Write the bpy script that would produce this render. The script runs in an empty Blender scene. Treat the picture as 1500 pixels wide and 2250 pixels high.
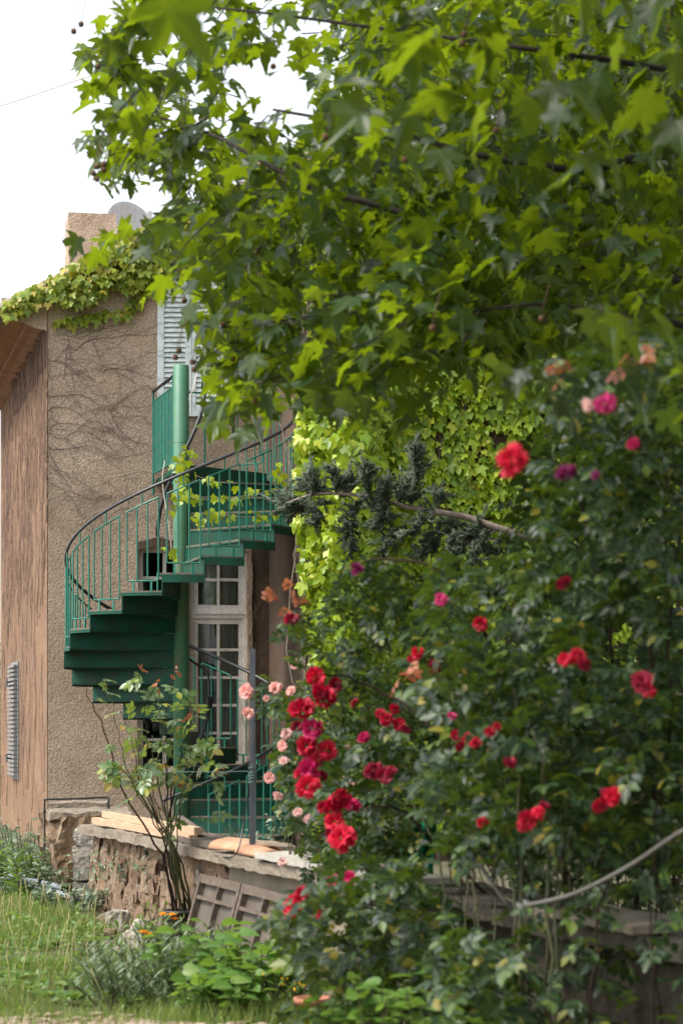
import bpy, math, random
import numpy as np
from mathutils import Vector, Matrix, noise
random.seed(7)
RNG = np.random.default_rng(11)
R = math.radians
S = bpy.context.scene
COL = S.collection

# ------------------------------------------------------------------ camera, sky, sun, exposure
F, HZ, CZ = 5000.0, 1590.0, 1.30            # focal length in photo pixels, horizon row, eye height
cd = bpy.data.cameras.new('camera'); cam = bpy.data.objects.new('camera', cd); COL.objects.link(cam)
cam.location = (0, 0, CZ); cam.rotation_euler = (R(90), 0, 0)
cd.sensor_fit = 'HORIZONTAL'; cd.sensor_width = 24; cd.lens = 24 * F / 1500
cd.shift_y = (HZ - 1125) / 1500
cd.clip_start = 0.1; cd.clip_end = 900
cd.dof.use_dof = True; cd.dof.focus_distance = 20.5; cd.dof.aperture_fstop = 4.2
S.camera = cam

SUN = Vector((-0.56, -0.17, 0.80)).normalized()
w = bpy.data.worlds.new('World'); S.world = w; w.use_nodes = True
nt = w.node_tree; bg = nt.nodes['Background']
sky = nt.nodes.new('ShaderNodeTexSky'); sky.sky_type = 'NISHITA'; sky.sun_disc = False
sky.sun_elevation = math.asin(SUN.z); sky.sun_rotation = math.atan2(SUN.x, SUN.y)
sky.dust_density = 3.0; sky.air_density = 1.0
hs = nt.nodes.new('ShaderNodeHueSaturation'); hs.inputs['Saturation'].default_value = 0.28
nt.links.new(sky.outputs[0], hs.inputs['Color']); nt.links.new(hs.outputs[0], bg.inputs[0])
bg.inputs[1].default_value = 0.15
sl = bpy.data.lights.new('sun', 'SUN'); so = bpy.data.objects.new('sun', sl); COL.objects.link(so)
sl.energy = 1.5; sl.angle = R(14); sl.color = (1, 0.94, 0.85)
so.rotation_euler = (-SUN).to_track_quat('-Z', 'Y').to_euler()
S.view_settings.view_transform = 'Standard'; S.view_settings.look = 'None'
S.view_settings.exposure = 1.45; S.view_settings.gamma = 1; S.view_settings.use_curve_mapping = False
S.cycles.max_bounces = 8; S.cycles.transparent_max_bounces = 8; S.cycles.transmission_bounces = 6
S.cycles.sample_clamp_indirect = 6

# ------------------------------------------------------------------ helpers
def at(px, py, Y):
    return Vector(((px - 750) / F * Y, Y, CZ + (HZ - py) / F * Y))
def atg(px, Y, z=0.0):
    return Vector(((px - 750) / F * Y, Y, z))
WM = {}
def thing(name, label, cat, loc=(0, 0, 0), group=None):
    o = bpy.data.objects.new(name, None); COL.objects.link(o); o.location = loc
    o.empty_display_size = .1
    o['label'] = label; o['category'] = cat
    if group: o['group'] = group
    WM[o.name] = Matrix.Translation(Vector(loc)); return o
def link(o, parent=None, M=None, label=None, kind=None):
    COL.objects.link(o)
    M = M or Matrix.Identity(4)
    o.matrix_basis = M
    if parent:
        o.parent = parent; o.matrix_parent_inverse = WM[parent.name].inverted()
    WM[o.name] = M
    if label: o['label'] = label
    if kind: o['kind'] = kind
    return o
class MB:
    def __init__(s): s.v = []; s.f = []
    def add(s, vs, fs):
        b = len(s.v); s.v += [tuple(v) for v in vs]; s.f += [tuple(i + b for i in f) for f in fs]; return s
    def box(s, c, size, ax=None, jit=0):
        c = Vector(c); X, Y, Z = ax or (Vector((1, 0, 0)), Vector((0, 1, 0)), Vector((0, 0, 1)))
        vs = []
        for k in (-.5, .5):
            for j in (-.5, .5):
                for i in (-.5, .5):
                    p = c + X * (i * size[0]) + Y * (j * size[1]) + Z * (k * size[2])
                    if jit: p += Vector((random.uniform(-jit, jit), random.uniform(-jit, jit), random.uniform(-jit, jit)))
                    vs.append(p)
        return s.add(vs, [(0, 2, 3, 1), (4, 5, 7, 6), (0, 1, 5, 4), (2, 6, 7, 3), (0, 4, 6, 2), (1, 3, 7, 5)])
    def prism(s, poly, off):          # polygon (3D points) extruded by vector off
        n = len(poly); off = Vector(off); a = [Vector(p) for p in poly]; b = [p + off for p in a]
        return s.add(a + b, [tuple(range(n)), tuple(range(2 * n - 1, n - 1, -1))] +
                     [(i, i + n, (i + 1) % n + n, (i + 1) % n) for i in range(n)])
    def tube(s, path, rad, n=6, flat=1.0, cap=True):
        P = [Vector(p) for p in path]; m = len(P)
        rs = rad if isinstance(rad, (list, tuple)) else [rad] * m
        vs = []; u = None
        for i in range(m):
            t = (P[min(i + 1, m - 1)] - P[max(i - 1, 0)])
            t = t.normalized() if t.length > 1e-9 else Vector((0, 0, 1))
            if u is None:
                u = t.cross(Vector((0, 0, 1)) if abs(t.z) < .9 else Vector((1, 0, 0))).normalized()
            else:
                u = (u - t * u.dot(t)); u = u.normalized() if u.length > 1e-6 else t.orthogonal().normalized()
            v = t.cross(u)
            for k in range(n):
                a = 2 * math.pi * k / n
                vs.append(P[i] + u * (math.cos(a) * rs[i]) + v * (math.sin(a) * rs[i] * flat))
        fs = [(i * n + k, i * n + (k + 1) % n, (i + 1) * n + (k + 1) % n, (i + 1) * n + k) for i in range(m - 1) for k in range(n)]
        if cap: fs += [tuple(range(n - 1, -1, -1)), tuple((m - 1) * n + k for k in range(n))]
        return s.add(vs, fs)
    def lathe(s, c, prof, n=20, ax=Vector((0, 0, 1))):
        c = Vector(c); ax = Vector(ax).normalized(); u = ax.orthogonal().normalized(); v = ax.cross(u)
        vs = [c + ax * h + (u * math.cos(2 * math.pi * k / n) + v * math.sin(2 * math.pi * k / n)) * r for r, h in prof for k in range(n)]
        fs = [(i * n + k, i * n + (k + 1) % n, (i + 1) * n + (k + 1) % n, (i + 1) * n + k) for i in range(len(prof) - 1) for k in range(n)]
        return s.add(vs, fs)
    def rock(s, c, size, seed=0, ax=None, rough=.35, sub=2):
        import bmesh
        bm = bmesh.new(); bmesh.ops.create_icosphere(bm, subdivisions=sub, radius=1)
        X, Y, Z = ax or (Vector((1, 0, 0)), Vector((0, 1, 0)), Vector((0, 0, 1)))
        vs = []; bm.verts.ensure_lookup_table()
        for v in bm.verts:
            p = v.co.copy()
            q = Vector([math.copysign(abs(x) ** .7, x) for x in p])
            q *= 1 + rough * noise.noise(p * 1.6 + Vector((seed * 3.1, seed, 0)))
            vs.append(Vector(c) + X * q.x * size[0] + Y * q.y * size[1] + Z * q.z * size[2])
        fs = [tuple(v.index for v in f.verts) for f in bm.faces]; bm.free()
        return s.add(vs, fs)
    def slab(s, c, size, ax=None, n=(8, 4, 2), jit=.01, seed=0):   # box with uneven faces
        X, Y, Z = ax or (Vector((1, 0, 0)), Vector((0, 1, 0)), Vector((0, 0, 1)))
        idx = {}; vs = []; fs = []; c = Vector(c)
        def g(i, j, k):
            if (i, j, k) not in idx:
                p = c + X * ((i / n[0] - .5) * size[0]) + Y * ((j / n[1] - .5) * size[1]) + Z * ((k / n[2] - .5) * size[2])
                p += noise.noise_vector(p * 6 + Vector((seed, 0, 0))) * jit + noise.noise_vector(p * 23 + Vector((0, seed, 0))) * jit * .5
                idx[(i, j, k)] = len(vs); vs.append(p)
            return idx[(i, j, k)]
        for a in (0, 1, 2):
            b, d = [x for x in (0, 1, 2) if x != a]
            for e in (0, n[a]):
                for i in range(n[b]):
                    for j in range(n[d]):
                        q = []
                        for di, dj in ((0, 0), (1, 0), (1, 1), (0, 1)):
                            t = [0, 0, 0]; t[a] = e; t[b] = i + di; t[d] = j + dj; q.append(g(*t))
                        if (e == 0) == (a != 1): q.reverse()
                        fs.append(tuple(q))
        return s.add(vs, fs)
    def mesh(s, name, mat, smooth=False):
        me = bpy.data.meshes.new(name); me.from_pydata(s.v, [], s.f)
        me.materials.append(mat)
        if smooth: me.polygons.foreach_set('use_smooth', [True] * len(me.polygons))
        me.update(); return me
    def build(s, name, mat, parent=None, smooth=False, label=None, kind=None):
        return link(bpy.data.objects.new(name, s.mesh(name, mat, smooth)), parent, None, label, kind)
def tag(o, label, cat, group=None):
    o['label'] = label; o['category'] = cat
    if group: o['group'] = group
    return o
def struct(o): o['kind'] = 'structure'; return o

# ------------------------------------------------------------------ materials
def nm(name):
    m = bpy.data.materials.new(name); m.use_nodes = True
    return m, m.node_tree, m.node_tree.nodes['Principled BSDF']
def ramp(nt, stops):
    r = nt.nodes.new('ShaderNodeValToRGB'); e = r.color_ramp.elements
    e[0].position, e[0].color = stops[0][0], (*stops[0][1], 1); e[1].position, e[1].color = stops[-1][0], (*stops[-1][1], 1)
    for p, c in stops[1:-1]:
        x = e.new(p); x.color = (*c, 1)
    return r
def noi(nt, co, scale, detail=6, rough=.6, vec=None):
    n = nt.nodes.new('ShaderNodeTexNoise'); n.inputs['Scale'].default_value = scale
    n.inputs['Detail'].default_value = detail; n.inputs['Roughness'].default_value = rough
    if vec:
        mp = nt.nodes.new('ShaderNodeMapping'); mp.inputs['Scale'].default_value = vec
        nt.links.new(co, mp.inputs[0]); co = mp.outputs[0]
    nt.links.new(co, n.inputs['Vector']); return n
def mixc(nt, fac, a, b, mode='MIX'):
    m = nt.nodes.new('ShaderNodeMix'); m.data_type = 'RGBA'; m.blend_type = mode
    for sock, v in ((m.inputs[0], fac), (m.inputs[6], a), (m.inputs[7], b)):
        if hasattr(v, 'is_linked'): nt.links.new(v, sock)
        elif isinstance(v, (int, float)): sock.default_value = v
        else: sock.default_value = (*v, 1)
    return m.outputs[2]
def pm(name, stops, scale=4, rough=.8, bump=None, vec=None, speck=None, stain=None, metallic=0, spec=.4):
    """procedural solid: noise-driven colour ramp + fine speckle + blotchy stain + bump"""
    m, nt, b = nm(name); L = nt.links.new
    tc = nt.nodes.new('ShaderNodeTexCoord').outputs['Object']
    n = noi(nt, tc, scale, 7, .65, vec); r = ramp(nt, stops); L(n.outputs[0], r.inputs[0]); c = r.outputs[0]
    if speck:
        n2 = noi(nt, tc, speck[0], 3, .6, vec if len(speck) > 3 else None); r2 = ramp(nt, [(.38, (0, 0, 0)), (.62, (1, 1, 1))]); L(n2.outputs[0], r2.inputs[0])
        mm = nt.nodes.new('ShaderNodeMath'); mm.operation = 'MULTIPLY'; mm.inputs[1].default_value = speck[2]; L(r2.outputs[0], mm.inputs[0])
        c = mixc(nt, mm.outputs[0], c, speck[1])
    if stain:
        n3 = noi(nt, tc, stain[0], 5, .7, stain[3] if len(stain) > 3 else None); r3 = ramp(nt, [(.5, (0, 0, 0)), (.72, (1, 1, 1))]); L(n3.outputs[0], r3.inputs[0])
        mm = nt.nodes.new('ShaderNodeMath'); mm.operation = 'MULTIPLY'; mm.inputs[1].default_value = stain[2]; L(r3.outputs[0], mm.inputs[0])
        c = mixc(nt, mm.outputs[0], c, stain[1])
    L(c, b.inputs['Base Color']); b.inputs['Roughness'].default_value = rough; b.inputs['Metallic'].default_value = metallic
    b.inputs['Specular IOR Level'].default_value = spec
    if bump:
        nb = noi(nt, tc, bump[0], 6, .6, vec); bp = nt.nodes.new('ShaderNodeBump')
        bp.inputs['Strength'].default_value = bump[1]; bp.inputs['Distance'].default_value = bump[2]
        L(nb.outputs[0], bp.inputs['Height']); L(bp.outputs[0], b.inputs['Normal'])
    return m
def leafmat(name, stops, trans, tw=.4, rough=.45, spec=.5, vein=.25, bump=True):
    """leaf: colour varies leaf by leaf; light passes through"""
    m, nt, b = nm(name); L = nt.links.new
    g = nt.nodes.new('ShaderNodeNewGeometry'); oi = nt.nodes.new('ShaderNodeObjectInfo')
    ad = nt.nodes.new('ShaderNodeMath'); ad.operation = 'ADD'; L(g.outputs['Random Per Island'], ad.inputs[0]); L(oi.outputs['Random'], ad.inputs[1])
    fr = nt.nodes.new('ShaderNodeMath'); fr.operation = 'FRACT'; L(ad.outputs[0], fr.inputs[0])
    r = ramp(nt, stops); L(fr.outputs[0], r.inputs[0])
    at_ = nt.nodes.new('ShaderNodeAttribute'); at_.attribute_name = 'lc'
    sx = nt.nodes.new('ShaderNodeSeparateXYZ'); L(at_.outputs['Vector'], sx.inputs[0])
    ab = nt.nodes.new('ShaderNodeMath'); ab.operation = 'ABSOLUTE'; L(sx.outputs[0], ab.inputs[0])
    rv = ramp(nt, [(.0, (1, 1, 1)), (.05, (0, 0, 0))]); L(ab.outputs[0], rv.inputs[0])
    mv = nt.nodes.new('ShaderNodeMath'); mv.operation = 'MULTIPLY'; mv.inputs[1].default_value = vein; L(rv.outputs[0], mv.inputs[0])
    tc = nt.nodes.new('ShaderNodeTexCoord').outputs['Object']
    bn = noi(nt, tc, 60, 3)
    c = mixc(nt, mv.outputs[0], r.outputs[0], (.25, .32, .1))
    c = mixc(nt, .25, c, bn.outputs['Color'], 'OVERLAY')
    L(c, b.inputs['Base Color']); b.inputs['Roughness'].default_value = rough; b.inputs['Specular IOR Level'].default_value = spec
    t = nt.nodes.new('ShaderNodeBsdfTranslucent')
    tcx = mixc(nt, .75, r.outputs[0], trans); L(tcx, t.inputs['Color'])
    mx = nt.nodes.new('ShaderNodeMixShader'); mx.inputs[0].default_value = tw
    L(b.outputs[0], mx.inputs[1]); L(t.outputs[0], mx.inputs[2]); L(mx.outputs[0], nt.nodes['Material Output'].inputs[0])
    return m
M = {}
M['plaster'] = pm('plaster_front', [(.3, (.48, .35, .245)), (.5, (.58, .44, .32)), (.7, (.67, .53, .405))], 1.1, .95, (46, 1, .027), None, (62, (.22, .15, .105), .65), (1.2, (.25, .205, .15), .6))
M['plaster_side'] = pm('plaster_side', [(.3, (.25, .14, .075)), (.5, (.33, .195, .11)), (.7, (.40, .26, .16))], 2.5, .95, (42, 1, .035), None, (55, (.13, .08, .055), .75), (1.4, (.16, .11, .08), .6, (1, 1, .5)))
M['plaster_dark'] = pm('dark_brown_plaster', [(.3, (.075, .048, .032)), (.5, (.115, .075, .05)), (.7, (.16, .108, .072))], 3, .95, (38, .9, .03), None, (70, (.09, .06, .04), .55), (1.5, (.08, .07, .05), .6))
M['cornice'] = pm('cornice_plaster', [(.3, (.26, .13, .085)), (.7, (.42, .24, .16))], 5, .95, (20, .7, .03), (1, 1, 2))
M['straw'] = pm('dry_grass', [(.3, (.30, .27, .11)), (.7, (.44, .40, .2))], 20, .9)
M['roomdark'] = pm('interior', [(.3, (.03, .027, .024)), (.7, (.05, .045, .04))], 3, .9)  # darkness of the unlit room put into its wall colour
M['white'] = pm('weathered_white_paint', [(.3, (.62, .57, .52)), (.6, (.78, .74, .68))], 6, .6, (50, .2, .004), None, (40, (.42, .36, .3), .35), (5, (.35, .3, .25), .5))
M['shutter'] = pm('pale_mint_paint', [(.3, (.66, .74, .72)), (.7, (.78, .84, .82))], 8, .6, (60, .2, .004), None, None, (22, (.22, .22, .21), .75, (.4, 1, 1)))
M['slatm'] = pm('peeling_mint_paint', [(.3, (.68, .76, .74)), (.7, (.80, .86, .84))], 8, .6, (60, .2, .004), None, None, (30, (.13, .13, .12), .85, (.35, 1, 2)))
M['greypaint'] = pm('grey_worn_paint', [(.3, (.16, .16, .155)), (.7, (.26, .26, .25))], 8, .8, None, None, None, (18, (.06, .06, .06), .7))
M['green'] = pm('green_paint', [(.3, (.003, .046, .028)), (.7, (.005, .082, .05))], 5, .5, (40, .15, .004), None, None, (7, (.05, .03, .016), .65), 0, .25)
M['rail'] = pm('rail_green_paint', [(.3, (.008, .14, .095)), (.7, (.015, .2, .14))], 7, .45, None, None, (40, (.006, .08, .055), .4), (16, (.15, .11, .06), .55))
M['pole'] = pm('faded_green_paint', [(.35, (.045, .15, .085)), (.65, (.075, .21, .12))], 3, .5, (40, .2, .004), None, (45, (.03, .13, .075), .4), (6, (.15, .10, .05), .7, (1, 1, .4)))
M['grit'] = pm('gritty_tread', [(.3, (.10, .085, .065)), (.7, (.22, .18, .13))], 60, .95, (120, .8, .01), None, None, (8, (.06, .09, .05), .5))
M['black'] = pm('black_metal', [(.3, (.012, .013, .017)), (.7, (.03, .032, .038))], 8, .38, None, None, None, (15, (.06, .05, .04), .4))
M['timberdark'] = pm('dark_timber', [(.3, (.011, .009, .008)), (.7, (.028, .022, .019))], 4, .8, (14, .5, .01), (6, 6, .5))
M['steel'] = pm('painted_steel_post', [(.3, (.04, .047, .06)), (.7, (.075, .085, .1))], 9, .5, (30, .3, .004), None, None, (14, (.12, .08, .05), .5))
M['tile'] = pm('clay_tile', [(.3, (.30, .145, .08)), (.5, (.40, .22, .13)), (.7, (.46, .30, .2))], 5, .9, (40, .4, .006), None, None, (6, (.3, .25, .2), .4))
M['slate'] = pm('roof_edge', [(.3, (.22, .17, .14)), (.7, (.36, .3, .25))], 6, .9, (30, .5, .01), None, None, (8, (.14, .13, .1), .6))
M['capstone'] = pm('cap_stone', [(.3, (.15, .118, .085)), (.5, (.22, .178, .132)), (.7, (.285, .24, .19))], 5, .95, (30, .9, .02), None, (60, (.17, .14, .11), .45), (4, (.16, .16, .11), .5))
M['earthwall'] = pm('rubble_mortar', [(.3, (.12, .07, .038)), (.47, (.20, .125, .072)), (.6, (.27, .185, .115)), (.75, (.32, .26, .19))], 6, .98, (22, 1, .035), (1, 1, .6), (40, (.12, .08, .05), .5), (3, (.36, .3, .23), .6))
M['concrete'] = pm('old_render', [(.3, (.15, .125, .085)), (.5, (.22, .185, .13)), (.7, (.28, .24, .18))], 3, .97, (30, .8, .02), (1, 1, .5), (50, (.17, .14, .10), .4), (2.5, (.13, .115, .08), .6, (1, 1, .35)))
M['shadewall'] = pm('shaded_dirty_rubble', [(.3, (.03, .026, .018)), (.5, (.06, .05, .036)), (.7, (.10, .085, .065))], 5, .95, (24, 1, .03), None, None, (4, (.03, .04, .015), .6))  # tree shade put into the colour, along with mossy dirt
M['rubble'] = pm('rubble_stone', [(.3, (.11, .068, .04)), (.5, (.19, .125, .08)), (.7, (.27, .205, .15))], 7, .95, (30, 1, .02), None, (60, (.14, .1, .07), .4))
M['quoin'] = pm('pale_stone', [(.3, (.26, .225, .18)), (.5, (.34, .305, .26)), (.7, (.41, .375, .33))], 6, .95, (24, 1, .03), None, None, (5, (.25, .2, .14), .5))
M['pine'] = pm('fresh_sawn_timber', [(.3, (.34, .215, .125)), (.5, (.43, .295, .185)), (.7, (.49, .355, .24))], 3, .65, (30, .2, .003), (9, 1.2, 14))
M['greywood'] = pm('grey_weathered_wood', [(.3, (.055, .038, .027)), (.5, (.098, .072, .053)), (.7, (.145, .113, .088))], 5, .9, (24, .6, .006), (9, 2, 9), (60, (.11, .09, .07), .4))
M['board'] = pm('dusty_board', [(.3, (.06, .047, .034)), (.7, (.115, .092, .07))], 4, .7, None, None, None, (6, (.13, .11, .08), .6))
M['marble'] = pm('white_stone_slab', [(.3, (.32, .29, .25)), (.7, (.41, .375, .335))], 4, .6, (30, .3, .004), None, None, (6, (.45, .42, .35), .5))
M['pvc'] = pm('grey_plastic', [(.3, (.14, .16, .185)), (.7, (.19, .215, .245))], 6, .65, None, None, None, (8, (.2, .2, .18), .5))
M['hole'] = pm('dark_hollow', [(.3, (.01, .01, .01)), (.7, (.02, .02, .02))], 6, .9)
M['pot'] = pm('black_pot', [(.3, (.018, .016, .018)), (.7, (.035, .03, .032))], 7, .5)
M['terracotta'] = pm('terracotta', [(.3, (.27, .105, .055)), (.7, (.36, .16, .09))], 7, .85, (40, .3, .004))
M['dish'] = pm('dish_metal', [(.3, (.38, .39, .4)), (.7, (.48, .49, .5))], 3, .5, None, None, None, (5, (.24, .24, .23), .6, (5, 5, .5)))
M['stem'] = pm('dry_stem', [(.3, (.15, .108, .088)), (.7, (.33, .265, .22))], 30, .9)
M['sidestem'] = pm('dry_red_stem', [(.3, (.09, .055, .042)), (.7, (.19, .125, .095))], 30, .9)
M['bark'] = pm('tree_bark', [(.3, (.016, .012, .009)), (.7, (.042, .032, .024))], 20, .9, (40, .6, .01))
M['trunk'] = pm('plane_bark', [(.35, (.12, .11, .08)), (.5, (.24, .22, .16)), (.65, (.38, .35, .26))], 3, .9, (20, .5, .01))
M['cane'] = pm('rose_cane', [(.3, (.035, .042, .012)), (.5, (.06, .065, .02)), (.7, (.065, .042, .025))], 4, .6)
M['oldcane'] = pm('old_rose_cane', [(.3, (.016, .011, .008)), (.7, (.04, .028, .02))], 12, .9, (40, .5, .006), spec=.1)
M['junbark'] = pm('juniper_bark', [(.3, (.2, .15, .125)), (.7, (.38, .31, .27))], 20, .9, (40, .6, .01))
M['wire'] = pm('pale_cord', [(.3, (.55, .5, .42)), (.7, (.66, .6, .52))], 9, .7)
M['rope'] = pm('grey_cable', [(.3, (.07, .065, .058)), (.7, (.13, .12, .108))], 12, .7)
M['skycable'] = pm('overhead_cable', [(.3, (.80, .84, .88)), (.7, (.86, .89, .92))], 9, .6)
M['tealwire'] = pm('teal_wire', [(.3, (.03, .075, .065)), (.7, (.06, .12, .105))], 9, .5)
M['fruit'] = pm('seed_ball', [(.3, (.08, .045, .025)), (.7, (.16, .09, .05))], 40, .95, (120, 1, .01))
M['greensheet'] = pm('green_plastic_sheet', [(.3, (.01, .27, .12)), (.7, (.03, .38, .18))], 3, .4)
M['curtain'] = pm('net_curtain', [(.3, (.42, .41, .39)), (.7, (.55, .54, .52))], 8, .9, (10, .3, .01), (6, 6, .2))
# window glass
m, nt, b = nm('window_glass'); M['glass'] = m
gl = nt.nodes.new('ShaderNodeBsdfGlossy'); gl.inputs['Roughness'].default_value = .03; gl.inputs['Color'].default_value = (.9, .95, .95, 1)
tr = nt.nodes.new('ShaderNodeBsdfTransparent'); tr.inputs['Color'].default_value = (.88, .9, .89, 1)
fn = nt.nodes.new('ShaderNodeFresnel'); fn.inputs['IOR'].default_value = 1.55
mx = nt.nodes.new('ShaderNodeMixShader'); nt.links.new(fn.outputs[0], mx.inputs[0]); nt.links.new(tr.outputs[0], mx.inputs[1]); nt.links.new(gl.outputs[0], mx.inputs[2])
nt.links.new(mx.outputs[0], nt.nodes['Material Output'].inputs[0])
# ground
m, nt, b = nm('ground_soil'); M['ground'] = m
tc = nt.nodes.new('ShaderNodeTexCoord').outputs['Object']
n1 = noi(nt, tc, 2.2, 7); r1 = ramp(nt, [(.35, (.05, .042, .025)), (.5, (.095, .08, .045)), (.65, (.055, .07, .022))]); nt.links.new(n1.outputs[0], r1.inputs[0])
n2 = noi(nt, tc, 30, 4); c = mixc(nt, .4, r1.outputs[0], n2.outputs['Color'], 'OVERLAY'); nt.links.new(c, b.inputs['Base Color']); b.inputs['Roughness'].default_value = 1
bp = nt.nodes.new('ShaderNodeBump'); bp.inputs['Strength'].default_value = .8; bp.inputs['Distance'].default_value = .03; nt.links.new(n2.outputs[0], bp.inputs['Height']); nt.links.new(bp.outputs[0], b.inputs['Normal'])
M['gravel'] = pm('path_gravel', [(.3, (.28, .20, .15)), (.5, (.38, .29, .22)), (.7, (.48, .39, .32))], 14, 1, (50, .9, .02), None, (70, (.3, .22, .16), .5))

G = lambda *c: c
M['planeleaf'] = leafmat('plane_leaf', [(0, G(.006, .025, .012)), (.45, G(.012, .042, .014)), (.75, G(.022, .062, .012)), (.9, G(.05, .10, .010)), (1, G(.10, .15, .012))], (.32, .43, .006), .46, .42, .42)
M['ivy'] = leafmat('creeper_leaf', [(0, G(.11, .20, .012)), (.5, G(.24, .35, .016)), (.85, G(.35, .45, .022)), (1, G(.45, .46, .045))], (.55, .64, .012), .36, .42, .45)
M['ivyroof'] = leafmat('roof_creeper_leaf', [(0, G(.12, .19, .02)), (.5, G(.21, .28, .025)), (.85, G(.30, .33, .03)), (1, G(.40, .30, .05))], (.48, .52, .03), .33, .45, .4)
M['roseleaf'] = leafmat('rose_leaf', [(0, G(.005, .018, .009)), (.45, G(.011, .031, .012)), (.75, G(.024, .056, .016)), (.93, G(.07, .12, .018)), (1, G(.18, .14, .015))], (.14, .22, .01), .24, .46, .36)
M['shrubleaf'] = leafmat('shrub_rose_leaf', [(0, G(.05, .10, .04)), (.5, G(.10, .17, .06)), (.8, G(.15, .22, .06)), (.92, G(.28, .3, .04)), (1, G(.36, .2, .04))], (.3, .42, .05), .3, .35, .55)
M['youngleaf'] = leafmat('young_red_leaf', [(0, G(.22, .05, .03)), (1, G(.42, .15, .06))], (.5, .15, .06), .35, .4, .5)
M['weed'] = leafmat('weed_leaf', [(0, G(.06, .13, .03)), (.6, G(.10, .19, .045)), (1, G(.16, .24, .06))], (.26, .40, .05), .33, .5, .4)
M['silver'] = leafmat('silver_leaf', [(0, G(.10, .16, .09)), (.6, G(.17, .23, .15)), (1, G(.25, .30, .21))], (.25, .34, .15), .25, .55, .4, .05)
M['greyplant'] = leafmat('grey_plant_leaf', [(0, G(.06, .10, .045)), (.6, G(.11, .155, .08)), (1, G(.17, .22, .13))], (.22, .32, .1), .25, .5, .4, .05)
M['bigleaf'] = leafmat('broad_leaf', [(0, G(.06, .14, .025)), (.6, G(.10, .20, .04)), (1, G(.17, .26, .06))], (.28, .46, .05), .35, .38, .5)
M['grass'] = leafmat('grass_blade', [(0, G(.06, .12, .025)), (.4, G(.105, .18, .035)), (.75, G(.17, .24, .05)), (.92, G(.27, .28, .09)), (1, G(.42, .37, .17))], (.28, .36, .06), .35, .5, .3, 0)
M['juniper'] = leafmat('juniper_needle', [(0, G(.06, .085, .06)), (.6, G(.105, .14, .095)), (1, G(.17, .20, .13))], (.1, .16, .06), .15, .6, .3, 0)
M['hedge'] = leafmat('far_leaf', [(0, G(.03, .06, .015)), (1, G(.08, .13, .03))], (.2, .3, .03), .3, .5, .4)
def petal(name, a, b_, tw=.3):
    return leafmat(name, [(0, a), (1, b_)], b_, tw, .55, .3, 0)
M['red'] = petal('red_petal', (.30, .002, .018), (.46, .006, .035))
M['brightred'] = petal('bright_red_petal', (.44, .003, .025), (.62, .010, .045))
M['darkred'] = petal('dark_red_petal', (.15, .002, .018), (.3, .006, .03))
M['crimson'] = petal('crimson_petal', (.40, .004, .07), (.55, .015, .12))
M['magenta'] = petal('magenta_petal', (.45, .012, .13), (.6, .06, .2))
M['purple'] = petal('purple_petal', (.10, .004, .045), (.2, .01, .08))
M['pink'] = petal('pink_petal', (.78, .36, .33), (.9, .56, .5))
M['palepink'] = petal('pale_pink_petal', (.75, .42, .40), (.86, .6, .56))
M['orange'] = petal('orange_petal', (.88, .30, .006), (.95, .42, .012), .25)
M['yellow'] = petal('yellow_petal', (.7, .42, .01), (.85, .55, .02), .25)

# ------------------------------------------------------------------ leaf templates: (verts, faces)
def fan_leaf(half, ctr, droop=.25, fold=.15):
    """half outline from base to tip (x<=0 side mirrored)."""
    out = half + [(-x, y) for x, y in reversed(half) if x != 0]
    V = [(ctr[0], ctr[1], 0.0)]
    for x, y in out:
        r2 = x * x + (y - ctr[1]) ** 2
        V.append((x, y, fold * abs(x) - droop * r2))
    V[0] = (V[0][0], V[0][1], 0)
    n = len(out)
    return np.array(V), [(0, i + 1, (i + 1) % n + 1) for i in range(n)]
PLANE = fan_leaf([(0, .05), (.10, -.05), (.33, -.06), (.47, -.02), (.36, .09), (.30, .17), (.42, .25), (.60, .47), (.43, .46), (.33, .52), (.17, .47), (.2, .62), (.12, .78), (.08, .85), (0, 1.0)], (0, .2), .28, .12)
IVY = fan_leaf([(0, .06), (.2, -.04), (.36, .08), (.42, .3), (.52, .52), (.3, .5), (.2, .54), (.19, .74), (0, 1.0)], (0, .25), .3, .18)
OVAL = (np.array([(0, 0, 0), (.22, .25, .06), (.27, .5, .07), (.17, .78, .02), (0, 1, -.1), (-.17, .78, .02), (-.27, .5, .07), (-.22, .25, .06), (0, .5, -.01)]),
        [(0, 1, 8), (1, 2, 8), (2, 3, 8), (3, 4, 8), (4, 5, 8), (5, 6, 8), (6, 7, 8), (7, 0, 8)])
BROAD = (np.array([(0, 0, 0), (.2, -.03, .05), (.4, .2, .1), (.42, .45, .1), (.25, .75, .02), (0, 1, -.14), (-.25, .75, .02), (-.42, .45, .1), (-.4, .2, .1), (-.2, -.03, .05), (0, .4, 0)]),
         [(i, i + 1, 10) for i in range(9)] + [(9, 0, 10)])
LANCE = (np.array([(0, 0, 0), (.09, .3, .03), (.08, .6, .02), (0, 1, -.12), (-.08, .6, .02), (-.09, .3, .03)]), [(0, 1, 5), (1, 2, 4), (1, 4, 5), (2, 3, 4)])
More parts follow.
